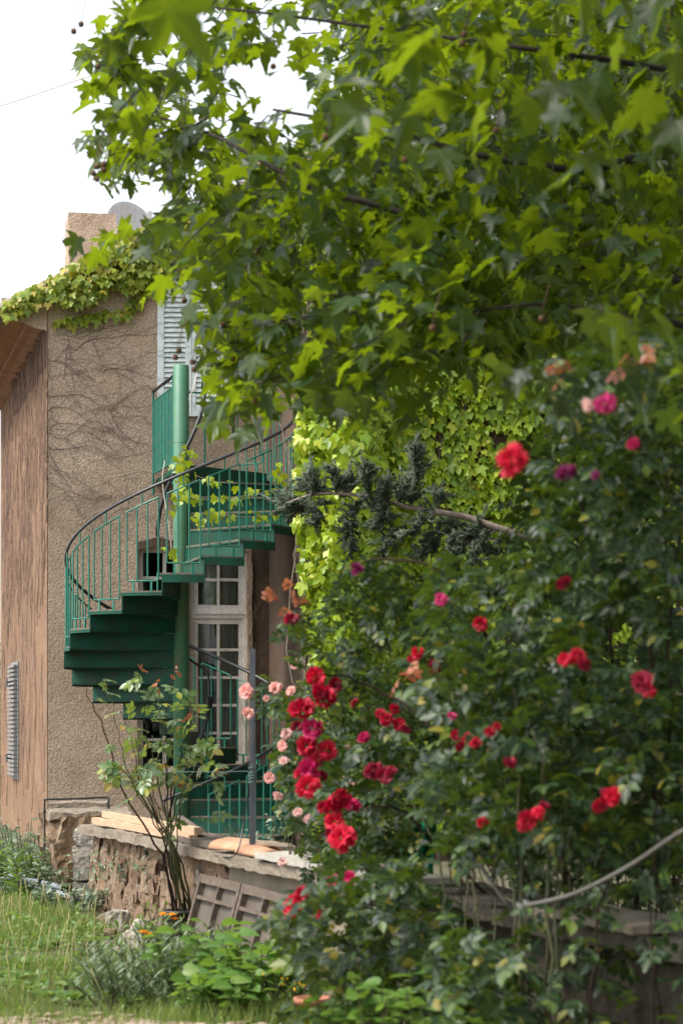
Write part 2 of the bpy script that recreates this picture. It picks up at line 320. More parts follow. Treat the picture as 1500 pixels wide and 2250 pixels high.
def compound(n_pairs=2):
    V = []; Fc = []
    def add(pos, ang, sc, tilt):
        b = len(V); ca, sa = math.cos(ang), math.sin(ang)
        for x, y, z in OVAL[0]:
            x *= 1.25 * sc; y *= sc; z *= sc
            V.append((pos[0] + ca * x - sa * y, pos[1] + sa * x + ca * y, pos[2] + z + tilt * y))
        Fc.extend([tuple(i + b for i in f) for f in OVAL[1]])
    add((0, .55, 0), 0, .45, -.2)
    for k in range(n_pairs):
        y = .5 - .27 * k
        add((.02, y, 0), -1.15, .36, -.15); add((-.02, y - .03, 0), 1.15, .36, -.15)
    b = len(V); V.extend([(-.012, 0, 0), (.012, 0, 0), (.01, .6, -.01), (-.01, .6, -.01)]); Fc.append((b, b + 1, b + 2, b + 3))
    return np.array(V), Fc
ROSEL = compound()
BLADE = (np.array([(-.02, 0, 0), (.02, 0, 0), (.016, .5, .03), (-.016, .5, .03), (0, 1, .22)]), [(0, 1, 2, 3), (3, 2, 4)])
def frames(tip, nrm):
    """rotation matrices with Y along tip and Z near nrm; inputs (N,3)"""
    y = tip / np.linalg.norm(tip, axis=1, keepdims=True)
    x = np.cross(y, nrm); x /= np.linalg.norm(x, axis=1, keepdims=True) + 1e-9
    z = np.cross(x, y)
    return np.stack([x, y, z], axis=2)
def batch_mesh(name, T, mats, locs, sc, mat, smooth=True):
    V, Fc = T; N = len(locs); nv = len(V)
    W = np.einsum('nij,vj->nvi', mats, V) * np.asarray(sc).reshape(-1, 1, 1) + np.asarray(locs)[:, None, :]
    me = bpy.data.meshes.new(name)
    cnt = np.array([len(f) for f in Fc]); flat = np.concatenate([np.array(f) for f in Fc])
    loops = (flat[None, :] + (np.arange(N) * nv)[:, None]).ravel(); tot = np.tile(cnt, N); st = np.concatenate([[0], np.cumsum(tot)[:-1]])
    me.vertices.add(N * nv); me.vertices.foreach_set('co', W.ravel().astype(np.float32))
    me.loops.add(len(loops)); me.loops.foreach_set('vertex_index', loops.astype(np.int32))
    me.polygons.add(len(tot)); me.polygons.foreach_set('loop_start', st.astype(np.int32))
    if smooth: me.polygons.foreach_set('use_smooth', np.ones(len(tot), dtype=bool))
    a = me.attributes.new('lc', 'FLOAT_VECTOR', 'POINT'); a.data.foreach_set('vector', np.tile(V, (N, 1)).ravel().astype(np.float32))
    me.materials.append(mat); me.update(calc_edges=True); me.validate(); return me
def shared_mesh(name, T, mat):
    return batch_mesh(name, T, np.eye(3)[None], [(0, 0, 0)], [1], mat)
def inframe(P):
    P = np.asarray(P); px = 750 + P[:, 0] / P[:, 1] * F; py = HZ - (P[:, 2] - CZ) / P[:, 1] * F
    return (px > 0) & (px < 1500) & (py > 0) & (py < 2250)
def leaves(parent, T, mats, locs, sc, mat, name='leaf', limit=300, rest='foliage'):
    """the `limit` leaves that show largest become parts, the rest one stuff part"""
    locs = np.asarray(locs); sc = np.asarray(sc)
    score = sc / locs[:, 1] * np.where(inframe(locs), 1, .01)
    order = np.argsort(-score); a, b = order[:limit], order[limit:]
    me = shared_mesh(name, T, mat)
    for i in a:
        X = Matrix.Identity(4)
        for r in range(3):
            for c in range(3): X[r][c] = mats[i][r][c] * sc[i]
            X[r][3] = locs[i][r]
        link(bpy.data.objects.new(name, me), parent, X)
    if len(b):
        link(bpy.data.objects.new(rest, batch_mesh(rest, T, mats[b], locs[b], sc[b], mat)), parent, None, None, 'stuff')
def inpoly(x, y, P):
    n = len(P); c = np.zeros(np.shape(x), bool); j = n - 1
    for i in range(n):
        xi, yi = P[i]; xj, yj = P[j]
        c ^= ((yi > y) != (yj > y)) & (x < (xj - xi) * (y - yi) / (yj - yi + 1e-12) + xi); j = i
    return c
def samp(poly, n):
    P = np.array(poly); o = np.zeros((0, 2))
    while len(o) < n:
        q = RNG.uniform(P.min(0), P.max(0), (n * 2, 2)); o = np.vstack([o, q[inpoly(q[:, 0], q[:, 1], poly)]])
    return o[:n]
def bez(pts, n=8):
    """Catmull-Rom through points"""
    P = [Vector(p) for p in pts]; P = [P[0] * 2 - P[1]] + P + [P[-1] * 2 - P[-2]]; o = []
    for i in range(1, len(P) - 2):
        for k in range(n):
            t = k / n; a, b_, c, d = P[i - 1:i + 3]
            o.append(.5 * ((2 * b_) + (c - a) * t + (2 * a - 5 * b_ + 4 * c - d) * t * t + (3 * b_ - a - 3 * c + d) * t ** 3))
    o.append(P[-2]); return o

#=STRUCTURE=
# ------------------------------------------------------------------ ground
g = MB(); nx, ny = 120, 140
xs = np.sign(np.linspace(-1, 1, nx + 1)) * np.abs(np.linspace(-1, 1, nx + 1)) ** 3 * 150; ys = -20 + np.linspace(0, 1, ny + 1) ** 2 * 320
for j in range(ny + 1):
    for i in range(nx + 1):
        z = .035 * noise.noise(Vector((xs[i] * .9, ys[j] * .9, 0))) - .02
        g.v.append((xs[i], ys[j], z))
for j in range(ny):
    for i in range(nx):
        a = j * (nx + 1) + i; g.f.append((a, a + 1, a + nx + 2, a + nx + 1))
struct(g.build('ground', M['ground'], None, True))
# bare path across the very front
g = MB(); N = 40
for i in range(N + 1):
    x = -4 + i * 5 / N
    y1 = (9.84 if x < -.95 else 9.84 - min(.5, (x + .95) * .6)) + .12 * noise.noise(Vector((x * 2, 0, 3))) + .05 * noise.noise(Vector((x * 9, 0, 3)))
    g.v += [(x, 7.5, .03), (x, y1, .03 + .015 * noise.noise(Vector((x * 4, 1, 1))))]
for i in range(N): g.f.append((2 * i, 2 * i + 2, 2 * i + 3, 2 * i + 1))
struct(g.build('path', M['gravel'], None, True))

# ------------------------------------------------------------------ house
AF = R(11); DF = Vector((math.cos(AF), math.sin(AF), 0)); NF = Vector((math.sin(AF), -math.cos(AF), 0))   # along front wall, its outward normal
DL = Vector((-.225, .974, 0)).normalized(); NL = Vector((-DL.y, DL.x, 0)).normalized()
if NL.x > 0: NL = -NL
C0 = Vector((-3.088, 23.94, 0)); UP = Vector((0, 0, 1))
def fw(px, py, off=0.0):
    """photo pixel -> (s, z) on the front wall plane moved out by off"""
    o = C0 + NF * off; u = (px - 750) / F
    s = (u * o.y - o.x) / (DF.x - u * DF.y); Y = o.y + s * DF.y
    return s, CZ + (HZ - py) / F * Y
def fp(s, z, off=0.0): return C0 + DF * s + NF * off + UP * z
def fpx(px, py, off=0.0): s, z = fw(px, py, off); return fp(s, z, off)
def lwp(px, py, off=0.0):
    o = C0 + NL * off; u = (px - 750) / F
    t = (u * o.y - o.x) / (DL.x - u * DL.y); Y = o.y + t * DL.y
    return o + DL * t + UP * (CZ + (HZ - py) / F * Y)
house = thing('house', 'old tan rendered house with gable, chimney and creeper behind the green stair', 'house', (-1.5, 24.4, 0))
ZE, SL, RIDGE, DEEP, TH = 5.46, .54, 4.2, 6.0, .35
ds0, _ = fw(413, 1400); ds1, _ = fw(547, 1400); dz1 = fw(480, 1212)[1]; dz0 = .12
ws0, _ = fw(303, 1400); ws1, _ = fw(392, 1400); wz0 = fw(340, 1697)[1]; wz1 = fw(340, 1203)[1]
W = 8.4
def wallbox(mb, s0, s1, z0, z1):
    mb.box(fp((s0 + s1) / 2, (z0 + z1) / 2, -TH / 2), (s1 - s0, TH, z1 - z0), (DF, -NF, UP))
mb = MB()
wallbox(mb, 0, ws0, -.3, ZE); wallbox(mb, ws0, ws1, -.3, wz0); wallbox(mb, ws0, ws1, wz1, ZE)
wallbox(mb, ws1, ds0, -.3, ZE); wallbox(mb, ds0, ds1, -.3, dz0); wallbox(mb, ds0, ds1, dz1, ZE)
DK = fw(560, 1400)[0]
wallbox(mb, ds1, DK, -.3, ZE); wallbox(mb, DK, W, -.3, ZE)
gz = lambda s: ZE + .37 + SL * min(s + 0, 2 * RIDGE - s)
mb.prism([fp(0, ZE), fp(W, ZE), fp(W, gz(W)), fp(RIDGE, gz(RIDGE)), fp(0, gz(0))], -NF * TH)
mb.prism([fp(0, ZE + .29), fp(0, gz(0)), fp(-.42, gz(0) - .42 * SL)], -NF * TH)
mb.build('front_wall', M['plaster'], house)
mb = MB(); mb.prism([C0 + UP * -.3 + DL * .352, C0 + DL * DEEP + UP * -.3, C0 + DL * DEEP + UP * ZE, C0 + UP * ZE + DL * .352], -NL * TH)
mb.build('side_wall', M['plaster_side'], house, label='orange tan side wall covered in dry creeper stems')
# thin skin of the orange render on the side return of the front wall
mb = MB(); mb.prism([C0 + UP * -.3 + DL * -.0 + NL * .004, C0 + DL * .352 + UP * -.3 + NL * .004, C0 + DL * .352 + UP * ZE + NL * .004, C0 + UP * ZE + NL * .004], NL * .004)
mb.build('corner_render', M['plaster_side'], house)
# back of the house, interior
mb = MB(); e0 = C0 + DL * DEEP; mb.prism([e0, e0 + DF * W, e0 + DF * W + UP * gz(W), e0 + DF * RIDGE + UP * gz(RIDGE), e0 + UP * gz(0)], DL * .3); mb.build('back_wall', M['plaster_side'], house)
mb = MB(); mb.box(fp(3.2, 1.5, -1.6), (5.2, .05, 4.2), (DF, -NF, UP)); mb.box(fp(3.2, 3.6, -1.0), (5.2, 1.3, .05), (DF, -NF, UP)); mb.build('room', M['roomdark'], house)
# cove cornice along the side wall, swept profile
prof = [(0.0, ZE - .02), (.05, ZE + .0), (.12, ZE + .03), (.2, ZE + .04), (.21, ZE + .11), (.33, ZE + .13), (.43, ZE + .19), (.46, ZE + .27), (-.3, ZE + .27), (-.3, ZE)]
mb = MB(); mb.prism([C0 + NL * (a + .01) + UP * z + DL * .002 for a, z in prof], DL * (DEEP + .3)); mb.build('cornice', M['cornice'], house)
mb = MB(); mb.prism([C0 + NL * (a + .01) + UP * (z + .0) + NF * .02 for a, z in [(0, ZE - .03), (.13, ZE - .0), (.22, ZE + .04), (.36, ZE + .12), (.475, ZE + .2), (.475, ZE + .30), (0, ZE + .30)]], DL * .02)
mb.build('cornice_end', M['plaster'], house)
# roof: two slopes with verge tiles
roof = MB()
def rp(s, d, up): return fp(s, gz(s) , .09 - d) + UP * up
for sA, sB in ((-.52, RIDGE), (RIDGE, W + .3)):
    za = ZE + .37 + SL * min(sA, 2 * RIDGE - sA); zb = ZE + .37 + SL * min(sB, 2 * RIDGE - sB)
    roof.prism([fp(sA, za + .005, .08), fp(sB, zb + .005, .08), fp(sB, zb + .07, .08), fp(sA, za + .07, .08)], -NF * .08 + DL * (DEEP + .5))
roofo = roof.build('roof', M['slate'], house)
nt_ = 26
for i in range(nt_):
    s0 = -.55 + i * .19; s1 = s0 + .26
    A = fp(s0, ZE + .37 + SL * s0 + .075, .02); B = fp(s1, ZE + .37 + SL * s1 + .095, .02)
    t = MB(); pts = []
    ax = (B - A).normalized(); side = -NF; nn = ax.cross(side).normalized(); nn = nn if nn.z > 0 else -nn
    n = 6; vs = []
    for e, rr in ((A, .085), (B, .072)):
        for r_ in (rr, rr - .014):
            for k in range(n + 1):
                a = math.pi * k / n; vs.append(e + side * (math.cos(a) * r_) + nn * (math.sin(a) * r_ * .8))
    m1 = n + 1; fs = []
    for k in range(n):
        fs += [(k, k + 1, 2 * m1 + k + 1, 2 * m1 + k), (m1 + k + 1, m1 + k, 3 * m1 + k, 3 * m1 + k + 1), (k + 1, k, m1 + k, m1 + k + 1)]
    t.add(vs, fs).build('roof_tile', M['slate'], roofo, True)
# chimney
YC = 25.3; ca, cb = at(136, 462, YC), at(241, 462, YC)
ch = MB(); cx = (ca + cb) / 2; wch = (cb - ca).length
ch.slab((cx.x + .02, cx.y + .3, cx.z - .9), (wch, .6, 1.75), (DF, -NF, UP), (8, 8, 24), .012)
cho = ch.build('chimney', M['plaster'], roofo)
# door with transom -------------------------------------------------
def framebox(mb, p0, p1, off, dep):   # rectangle in photo pixels on the front wall
    s0, z0 = fw(p0[0], p1[1], off); s1, z1 = fw(p1[0], p0[1], off)
    mb.box(fp((s0 + s1) / 2, (z0 + z1) / 2, off - dep / 2), (s1 - s0, dep, z1 - z0), (DF, -NF, UP))
door = MB()
for a, b_ in (((413, 1212), (424, 1850)), ((536, 1212), (547, 1850)), ((424, 1212), (536, 1222)), ((424, 1338), (536, 1358))): framebox(door, a, b_, -.10, .08)
framebox(door, (420, 1344), (540, 1349), -.085, .03)
dooro = door.build('door', M['white'], house, label='weathered white glazed door under a transom light')
lf = MB(); O = -.125
for a, b_ in (((424, 1358), (435, 1850)), ((524, 1358), (536, 1850)), ((435, 1358), (524, 1371)), ((435, 1673), (524, 1850))): framebox(lf, a, b_, O, .04)
lf.build('door_leaf', M['white'], dooro)
tf = MB()
for a, b_ in (((424, 1222), (435, 1338)), ((524, 1222), (536, 1338)), ((435, 1330), (524, 1338)), ((435, 1222), (524, 1230))): framebox(tf, a, b_, O, .04)
tf.build('transom_frame', M['white'], dooro)
for ya, yb in ((1371, 1673), (1230, 1330)):
    q = MB(); framebox(q, (476.5, ya), (482.5, yb), O - .006, .025); q.build('muntin', M['white'], dooro)
for y in (1425, 1486, 1547, 1608.5):
    q = MB(); framebox(q, (435, y), (476.3, y + 6), O - .008, .02); framebox(q, (482.7, y), (524, y + 6), O - .008, .02); q.build('muntin', M['white'], dooro)
q = MB(); framebox(q, (435, 1271), (476.3, 1277), O - .008, .02); framebox(q, (482.7, 1271), (524, 1277), O - .008, .02); q.build('muntin', M['white'], dooro)
rows = [1371, 1431, 1492, 1553, 1614.5]; rbs = [1425, 1486, 1547, 1608.5, 1673]
for a, b_ in list(zip(rows, rbs)) + [(1230, 1271), (1277, 1330)]:
    for xa, xb in ((435, 476.5), (482.5, 524)):
        q = MB(); framebox(q, (xa, a), (xb, b_), O - .016, .004); q.build('pane', M['glass'], dooro)
cv = MB()
def curtain(mb, pxa, pxb, pya, pyb, off, n=40, amp=.012):
    sa, zt = fw(pxa, pya, off); sb, zb = fw(pxb, pyb, off); b0 = len(mb.v)
    for i in range(n + 1):
        s = sa + (sb - sa) * i / n; o_ = off + amp * math.sin(i * 1.3 + math.sin(i * .4) * 2)
        mb.v += [fp(s, zb, o_), fp(s, zt, o_ + .01)]
    for i in range(n): mb.f.append((b0 + 2 * i, b0 + 2 * i + 2, b0 + 2 * i + 3, b0 + 2 * i + 1))
curtain(cv, 480, 530, 1365, 1780, -.21); curtain(cv, 448, 530, 1222, 1335, -.21); curtain(cv, 430, 462, 1365, 1780, -.26, 20)
cv.build('curtain', M['curtain'], dooro, True)
# tall window left of the pole
win = MB()
for a, b_ in (((303, 1203), (314, 1697)), ((384, 1203), (392, 1697)), ((314, 1203), (384, 1214)), ((314, 1684), (384, 1697)), ((358, 1214), (365, 1684))): framebox(win, a, b_, -.14, .07)
wino = win.build('window', M['white'], house, label='narrow white small paned window half hidden by the stair')
ry = [1214, 1270, 1330, 1390, 1450, 1510, 1570, 1626, 1684]
for y in ry[1:-1]:
    q = MB(); framebox(q, (314, y - 3), (357.8, y + 3), -.15, .03); framebox(q, (365.2, y - 3), (384, y + 3), -.15, .03); q.build('muntin', M['white'], wino)
for a, b_ in zip(ry[:-1], ry[1:]):
    for xa, xb in ((314, 358), (365, 384)):
        q = MB(); framebox(q, (xa, a + 3), (xb, b_ - 3), -.165, .004); q.build('pane', M['glass'], wino)
ar = MB(); sA, zA = fw(300, 1196); sB, zB = fw(394, 1196)
ar.prism([fp(sA, zA - .06, .012), fp(sA, zA + .02, .012), fp((sA + sB) / 2, zA + .08, .012), fp(sB, zA + .02, .012), fp(sB, zA - .06, .012), fp((sA + sB) / 2, zA - .01, .012)], NF * .012)
ar.build('lintel', M['plaster_dark'], wino)
# first-floor shutters
def louvres(parent, P, x0, x1, y0, y1, spacing, mf, ms, stile=14, rt=16, rb=20, gap=2, hgt=None):
    """one shutter leaf: frame + slats; P(px,py,off)->point"""
    def bx(mb, a, b_, off, dep):
        p, q, r_ = P(a[0], b_[1], off), P(b_[0], b_[1], off), P(a[0], a[1], off)
        X = (q - p); Z = (r_ - p); N = X.cross(Z).normalized()
        mb.box(p + X / 2 + Z / 2 - N * dep / 2, (X.length, dep, Z.length), (X.normalized(), -N, Z.normalized()))
    f = MB()
    bx(f, (x0, y0), (x0 + stile, y1), .045, .035); bx(f, (x1 - stile, y0), (x1, y1), .045, .035)
    bx(f, (x0 + stile, y0), (x1 - stile, y0 + rt), .043, .03); bx(f, (x0 + stile, y1 - rb), (x1 - stile, y1), .043, .03)
    bx(f, (x0 + stile - 1, y0 + rt - 1), (x1 - stile + 1, y1 - rb + 1), .008, .004)
    sh = f.build('shutter', mf, parent)
    y = y0 + rt + spacing * .4
    while y < y1 - rb - spacing * .3:
        a = P(x0 + stile, y, .04); b_ = P(x1 - stile, y, .04); N = (b_ - a).cross(UP).normalized(); X = (b_ - a).normalized()
        h = (P(x0, y, 0) - P(x0, y + spacing, 0)).length
        dn = (N * .52 - UP * .85).normalized() if N.y < 0 else (-N * .52 - UP * .85).normalized()
        c = (a + b_) / 2 - UP * h * .35 + Vector((N.x, N.y, 0)) * (0)
        dd = Vector((random.uniform(-1, 1), 0, random.uniform(-1, 1))) * .002
        q = MB(); q.box(c - (N if N.y < 0 else -N) * .016 + dd, ((b_ - a).length - .004, h * 1.12, .007), (X, dn, X.cross(dn)))
        q.build('slat', ms, sh); y += spacing
    return sh
Pf = lambda px, py, off: fpx(px, py, off)
s1_ = louvres(house, Pf, 346, 421, 618, 914, 11.0, M['shutter'], M['slatm'], 14, 20, 21)
s2_ = louvres(house, Pf, 422, 500, 618, 914, 11.0, M['shutter'], M['slatm'], 8, 20, 21)
q = MB(); a = fpx(500, 618, .05); b_ = fpx(500, 914, .05)
q.box((a + b_) / 2 - DF * .035, (.07, .045, (a - b_).length), (DF, -NF, UP)); q.build('stile', M['shutter'], s2_)
# side-wall window with pale lattice shutters
Pl = lambda px, py, off: lwp(px, py, off)
lo = MB(); pa, pb = lwp(22, 1585, .03), lwp(37, 1585, .03); hh = 1.5
tdir = (pb - pa).normalized(); wl = (pb - pa).length; zmid = (lwp(29, 1457, 0).z + lwp(29, 1709, 0).z) / 2; hl = lwp(29, 1457, 0).z - lwp(29, 1709, 0).z
cc = (pa + pb) / 2; cc.z = zmid
lo.box(cc - NL * .02, (wl, .02, hl), (tdir, NL, UP))
so_ = lo.build('shutter', M['greypaint'], house, label='faded side window shutter with open rows of slats')
for k in range(26):
    for sgn in (-1, 1):
        z = zmid + hl * (.46 - .92 * k / 25); c = cc + tdir * (sgn * wl * .24); c.z = z
        q = MB(); q.box(c + NL * .012, (wl * .44, .05, hl / 26 * .55), (tdir, NL, UP)); q.build('slat', M['greypaint'], so_)
for k in (.33, -.33):
    q = MB(); c = cc.copy(); c.z = zmid + hl * k; q.box(c - tdir * wl * .5 + NL * .02, (.14, .05, .1), (tdir, NL, UP)); q.build('hinge', M['black'], so_)
# dark timber post and a slab of darker brown render right of the door
q = MB(); s0, _ = fw(612, 1400); s1, _ = fw(646, 1400); q.box(fp((s0 + s1) / 2, 1.7, .04), (s1 - s0, .09, 3.5), (DF, -NF, UP)); q.build('timber_post', M['timberdark'], house)
s0, _ = fw(553, 1400); s1, zt = fw(611, 1195)
q = MB(); q.slab(fp((s0 + s1) / 2, zt / 2, .012), (s1 - s0, .03, zt), (DF, -NF, UP), (6, 2, 40), .012); q.build('render_patch', M['plaster_dark'], house, label='dark brown render right of the white door')
s0, _ = fw(541, 1400); s1, zt = fw(553, 1215)
q = MB(); q.slab(fp((s0 + s1) / 2 , zt / 2, .022), (s1 - s0, .05, zt), (DF, -NF, UP), (2, 2, 50), .012, 3); q.build('door_jamb', M['plaster'], house)

# ------------------------------------------------------------------ wing on the right
WA = R(9); WD = Vector((math.cos(WA), math.sin(WA), 0)); WN = Vector((math.sin(WA), -math.cos(WA), 0)); W0 = Vector((-.36, 21.75, 0))
def wp(px, py, off=0.0):
    o = W0 + WN * off; u = (px - 750) / F
    s = (u * o.y - o.x) / (WD.x - u * WD.y); Y = o.y + s * WD.y
    return o + WD * s + UP * (CZ + (HZ - py) / F * Y)
wing = thing('house_wing', 'creeper clad wing of the house with pale shutters behind the roses', 'house', (2, 21.8, 0))
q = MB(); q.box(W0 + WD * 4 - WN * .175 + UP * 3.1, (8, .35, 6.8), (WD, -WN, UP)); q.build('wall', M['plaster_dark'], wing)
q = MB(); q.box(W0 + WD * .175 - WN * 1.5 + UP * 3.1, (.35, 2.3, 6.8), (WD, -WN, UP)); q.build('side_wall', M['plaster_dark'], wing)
q = MB(); q.prism([W0 + UP * 6.45 + WN * .2 - WD * .1, W0 + UP * 6.45 + WN * .2 + WD * 8.3, W0 + UP * 7.3 - WN * 3 + WD * 8.3, W0 + UP * 7.3 - WN * 3 - WD * .1], UP * .1); q.build('roof', M['tile'], wing)
Pw = lambda px, py, off: wp(px, py, off)
louvres(wing, Pw, 1130, 1196, 1120, 1480, 15.5, M['shutter'], M['slatm'], 12, 18, 22)
louvres(wing, Pw, 1197, 1262, 1120, 1480, 15.5, M['shutter'], M['slatm'], 12, 18, 22)
q = MB(); a, b_ = wp(1122, 1105, .02), wp(1270, 1105, .02); q.box((a + b_) / 2, ((b_ - a).length, .08, .1), (WD, -WN, UP)); q.build('lintel', M['white'], wing)

# ------------------------------------------------------------------ spiral stair
SC = Vector((-1.598, 22.7, 0)); RO = 1.165; RISE = .168; Z0 = 2.04
def sp(th, r, z): a = R(th); return SC + Vector((math.cos(a) * r, math.sin(a) * r, z))
rampz = lambda th: Z0 + (th - 185) / 20 * RISE
stair = thing('spiral_staircase', 'green painted steel spiral staircase with black handrail climbing to a landing', 'staircase', SC)
p = MB(); p.lathe(SC, [(.0, -.2), (.078, -.2), (.078, 4.87), (.072, 4.875), (.066, 4.87), (.066, 4.6), (0, 4.6)], 28)
for z in (1.0, 2.72, 3.35, 4.1): p.lathe(SC, [(.078, z - .004), (.0795, z - .002), (.0795, z + .002), (.078, z + .004)], 28)
p.build('pole', M['pole'], stair, True)
def sector(mb, ta, tb, r0, r1, z0, z1, n=5):
    b0 = len(mb.v)
    for i in range(n + 1):
        t = ta + (tb - ta) * i / n
        mb.v += [sp(t, r0, z0), sp(t, r1, z0), sp(t, r1, z1), sp(t, r0, z1)]
    for i in range(n):
        a = b0 + 4 * i
        for k in range(4): mb.f.append((a + k, a + (k + 1) % 4, a + 4 + (k + 1) % 4, a + 4 + k))
    mb.f += [(b0 + 3, b0 + 2, b0 + 1, b0), (b0 + 4 * n, b0 + 4 * n + 1, b0 + 4 * n + 2, b0 + 4 * n + 3)]
for n_ in range(-11, 11):
    t0 = 185 + 20 * n_; z = Z0 + RISE * n_
    a = MB(); sector(a, t0 - 1.5, t0 + 20, .075, RO, z - .012, z)
    st = a.build('step', M['green'], stair)
    a = MB(); sector(a, t0 - .3, t0 + .3, .076, RO - .004, z - RISE + .001, z - .013, 1); a.build('riser', M['green'], st)
    a = MB(); sector(a, t0 + .35, t0 + 20.2, RO - .009, RO - .001, z - (.075 if 3 < n_ < 8 else .03), z - .0125); a.build('fascia', M['green'], st)
    a = MB(); sector(a, t0 - 1.2, t0 + 19.6, .1, RO - .02, z + .001, z + .017); a.build('tread_infill', M['grit'], st)
ZL = Z0 + RISE * 11
a = MB(); poly = [sp(45, .08, ZL - .05), sp(45, RO, ZL - .05), sp(60, RO + .1, ZL - .05)]
sL, _ = fw(640, 1000); sR, _ = fw(330, 1000)
poly += [fp(sL - .2, ZL - .05, .01), fp(sR + .06, ZL - .05, .01), SC + Vector((-.1, .3, ZL - .05)), SC + Vector((-.09, 0.0, ZL - .05))]
a.prism(poly, (0, 0, .05)); lan = a.build('landing', M['green'], stair)
a = MB(); sector(a, 44.6, 45.4, .076, RO, ZL - RISE + .001, ZL - .051, 1); a.build('riser', M['green'], lan)
# outer railing panels
def bar(mb, a, b_, r=.0085, n=6): mb.tube([a, b_], r, n)
RR = RO - .022
for n_ in list(range(-13, 11)) + [11]:
    t0 = 185 + 20 * n_; z = Z0 + RISE * n_
    if n_ < -11: z = max(z, .03)
    fl = (lambda t: rampz(45 + 360)) if n_ == 11 else rampz
    ta, tb = t0 + 2.2, t0 + 18.2
    zb = z + .11
    f = MB()
    top = lambda t: (fl(t) if n_ < 11 else ZL) + .745
    cr = 1.1
    path = [sp(ta, RR, top(ta)), sp(ta, RR, zb + .022), sp(ta + .3, RR, zb + .006), sp(ta + cr, RR, zb)] + [sp(ta + (tb - ta) * k / 4, RR, zb) for k in (1, 2, 3)] + [sp(tb - cr, RR, zb), sp(tb - .3, RR, zb + .006), sp(tb, RR, zb + .022), sp(tb, RR, top(tb))]
    f.tube(path, .0085, 6)
    f.tube([sp(ta + (tb - ta) * k / 4, RR, top(ta + (tb - ta) * k / 4) + .004) for k in range(5)], .0085, 6)
    fr = f.build('railing_panel', M['rail'], stair)
    for k in (1, 2):
        t = ta + (tb - ta) * k / 3; q = MB(); bar(q, sp(t, RR, zb), sp(t, RR, top(t))); q.build('baluster', M['rail'], fr)
    for k in (.22, .78):
        t = ta + (tb - ta) * k; q = MB(); q.box(sp(t, RR, z + .045), (.02, .01, .13), (Vector((math.cos(R(t + 90)), math.sin(R(t + 90)), 0)), Vector((math.cos(R(t)), math.sin(R(t)), 0)), UP)); q.build('bracket', M['rail'], fr)
    t = ta + (tb - ta) * .5; q = MB(); bar(q, sp(t, RR, top(t)), sp(t, RR, top(t) + .115)); q.build('spindle', M['rail'], fr)
hz = lambda t: (rampz(min(t, 405)) + .875)
path = [sp(t, RR, hz(t)) for t in range(-95, 425, 5)]
path += [sp(424.5, RR - .02, hz(420) - .03), sp(424.8, RR - .03, hz(420) - .12), sp(425, RR - .03, hz(420) - .5)]
h = MB(); h.tube(path, .019, 8, .75); h.build('handrail', M['black'], stair, True)
# inner rail: starts on the landing, winds round the pole
def inner(z_top, t_top, span, slope, r):
    pts = [sp(t_top + 9, r - .01, z_top - .10), sp(t_top + 8, r - .005, z_top + .0), sp(t_top + 4, r, z_top + .03)]
    k = 0
    while k <= span:
        pts.append(sp(t_top - k, r, z_top - slope * k)); k += 6
    return pts
rr = .235
ip = inner(ZL + .86, 15, 195, RISE / 20 * .98, rr)
h = MB(); h.tube(ip, .019, 8, .7); h.build('inner_handrail', M['black'], stair, True)
for t_, a_, b_ in ((10, ZL - .02, ZL + .82), (190, rampz(190) + .02, rampz(190) + .72), (100, ZL + .02 - 1.0, ZL + .02)):
    if t_ == 100: continue
    q = MB(); bar(q, sp(t_, rr, a_), sp(t_, rr, b_), .011); q.build('post', M['rail'], stair)
q = MB(); bar(q, sp(10, rr, ZL + .72), sp(10, .07, ZL + .72), .01); bar(q, sp(190, rr, rampz(190) + .42), sp(190, .07, rampz(190) + .42), .01); q.build('tie_bar', M['rail'], stair)
# lower inner rail
zl = Z0 + RISE * -6
lp = [sp(30, .31, zl + .40), sp(28, .34, zl + .5), sp(20, .30, zl + .53)] + [sp(12 - k, .27 - .0004 * k, zl + .50 - .0078 * k) for k in range(0, 100, 7)]
h = MB(); h.tube(lp, .022, 8, .7); h.build('inner_handrail', M['black'], stair, True)
lp = [sp(70, .1, zl + .95), sp(55, .2, zl + .88), sp(45, .30, zl + .82), sp(38, .33, zl + .72), sp(30, .31, zl + .4), sp(25, .26, zl + .1)]
h = MB(); h.tube(bez(lp, 5), .013, 8); h.build('inner_handrail', M['black'], stair, True)
for t_ in (10, 28): q = MB(); bar(q, sp(t_, .27, .2), sp(t_, .27, zl + .45), .01); q.build('post', M['rail'], stair)
# landing side railing
A = Vector((-1.70, 22.98, 0)); B = Vector((-1.99, 24.06, 0)); zt, zb = 4.70, ZL + .03
f = MB(); f.tube([A + UP * zt, B + UP * zt], .012, 6); f.tube([A + UP * (zb + .02), B + UP * (zb + .02)], .012, 6)
lr = f.build('landing_railing', M['rail'], stair)
for k in range(15):
    P_ = A.lerp(B, k / 14); q = MB(); q.tube([P_ + UP * (zb + .02 if 0 < k < 14 else zb - .2), P_ + UP * (zt if 0 < k < 14 else zt + .1)], .0105 if 0 < k < 14 else .014, 6); q.build('baluster', M['rail'], lr)
h = MB(); h.tube([A + UP * (zt + .11), B + UP * (zt + .11)], .02, 8, .75); h.build('handrail', M['black'], lr, True)
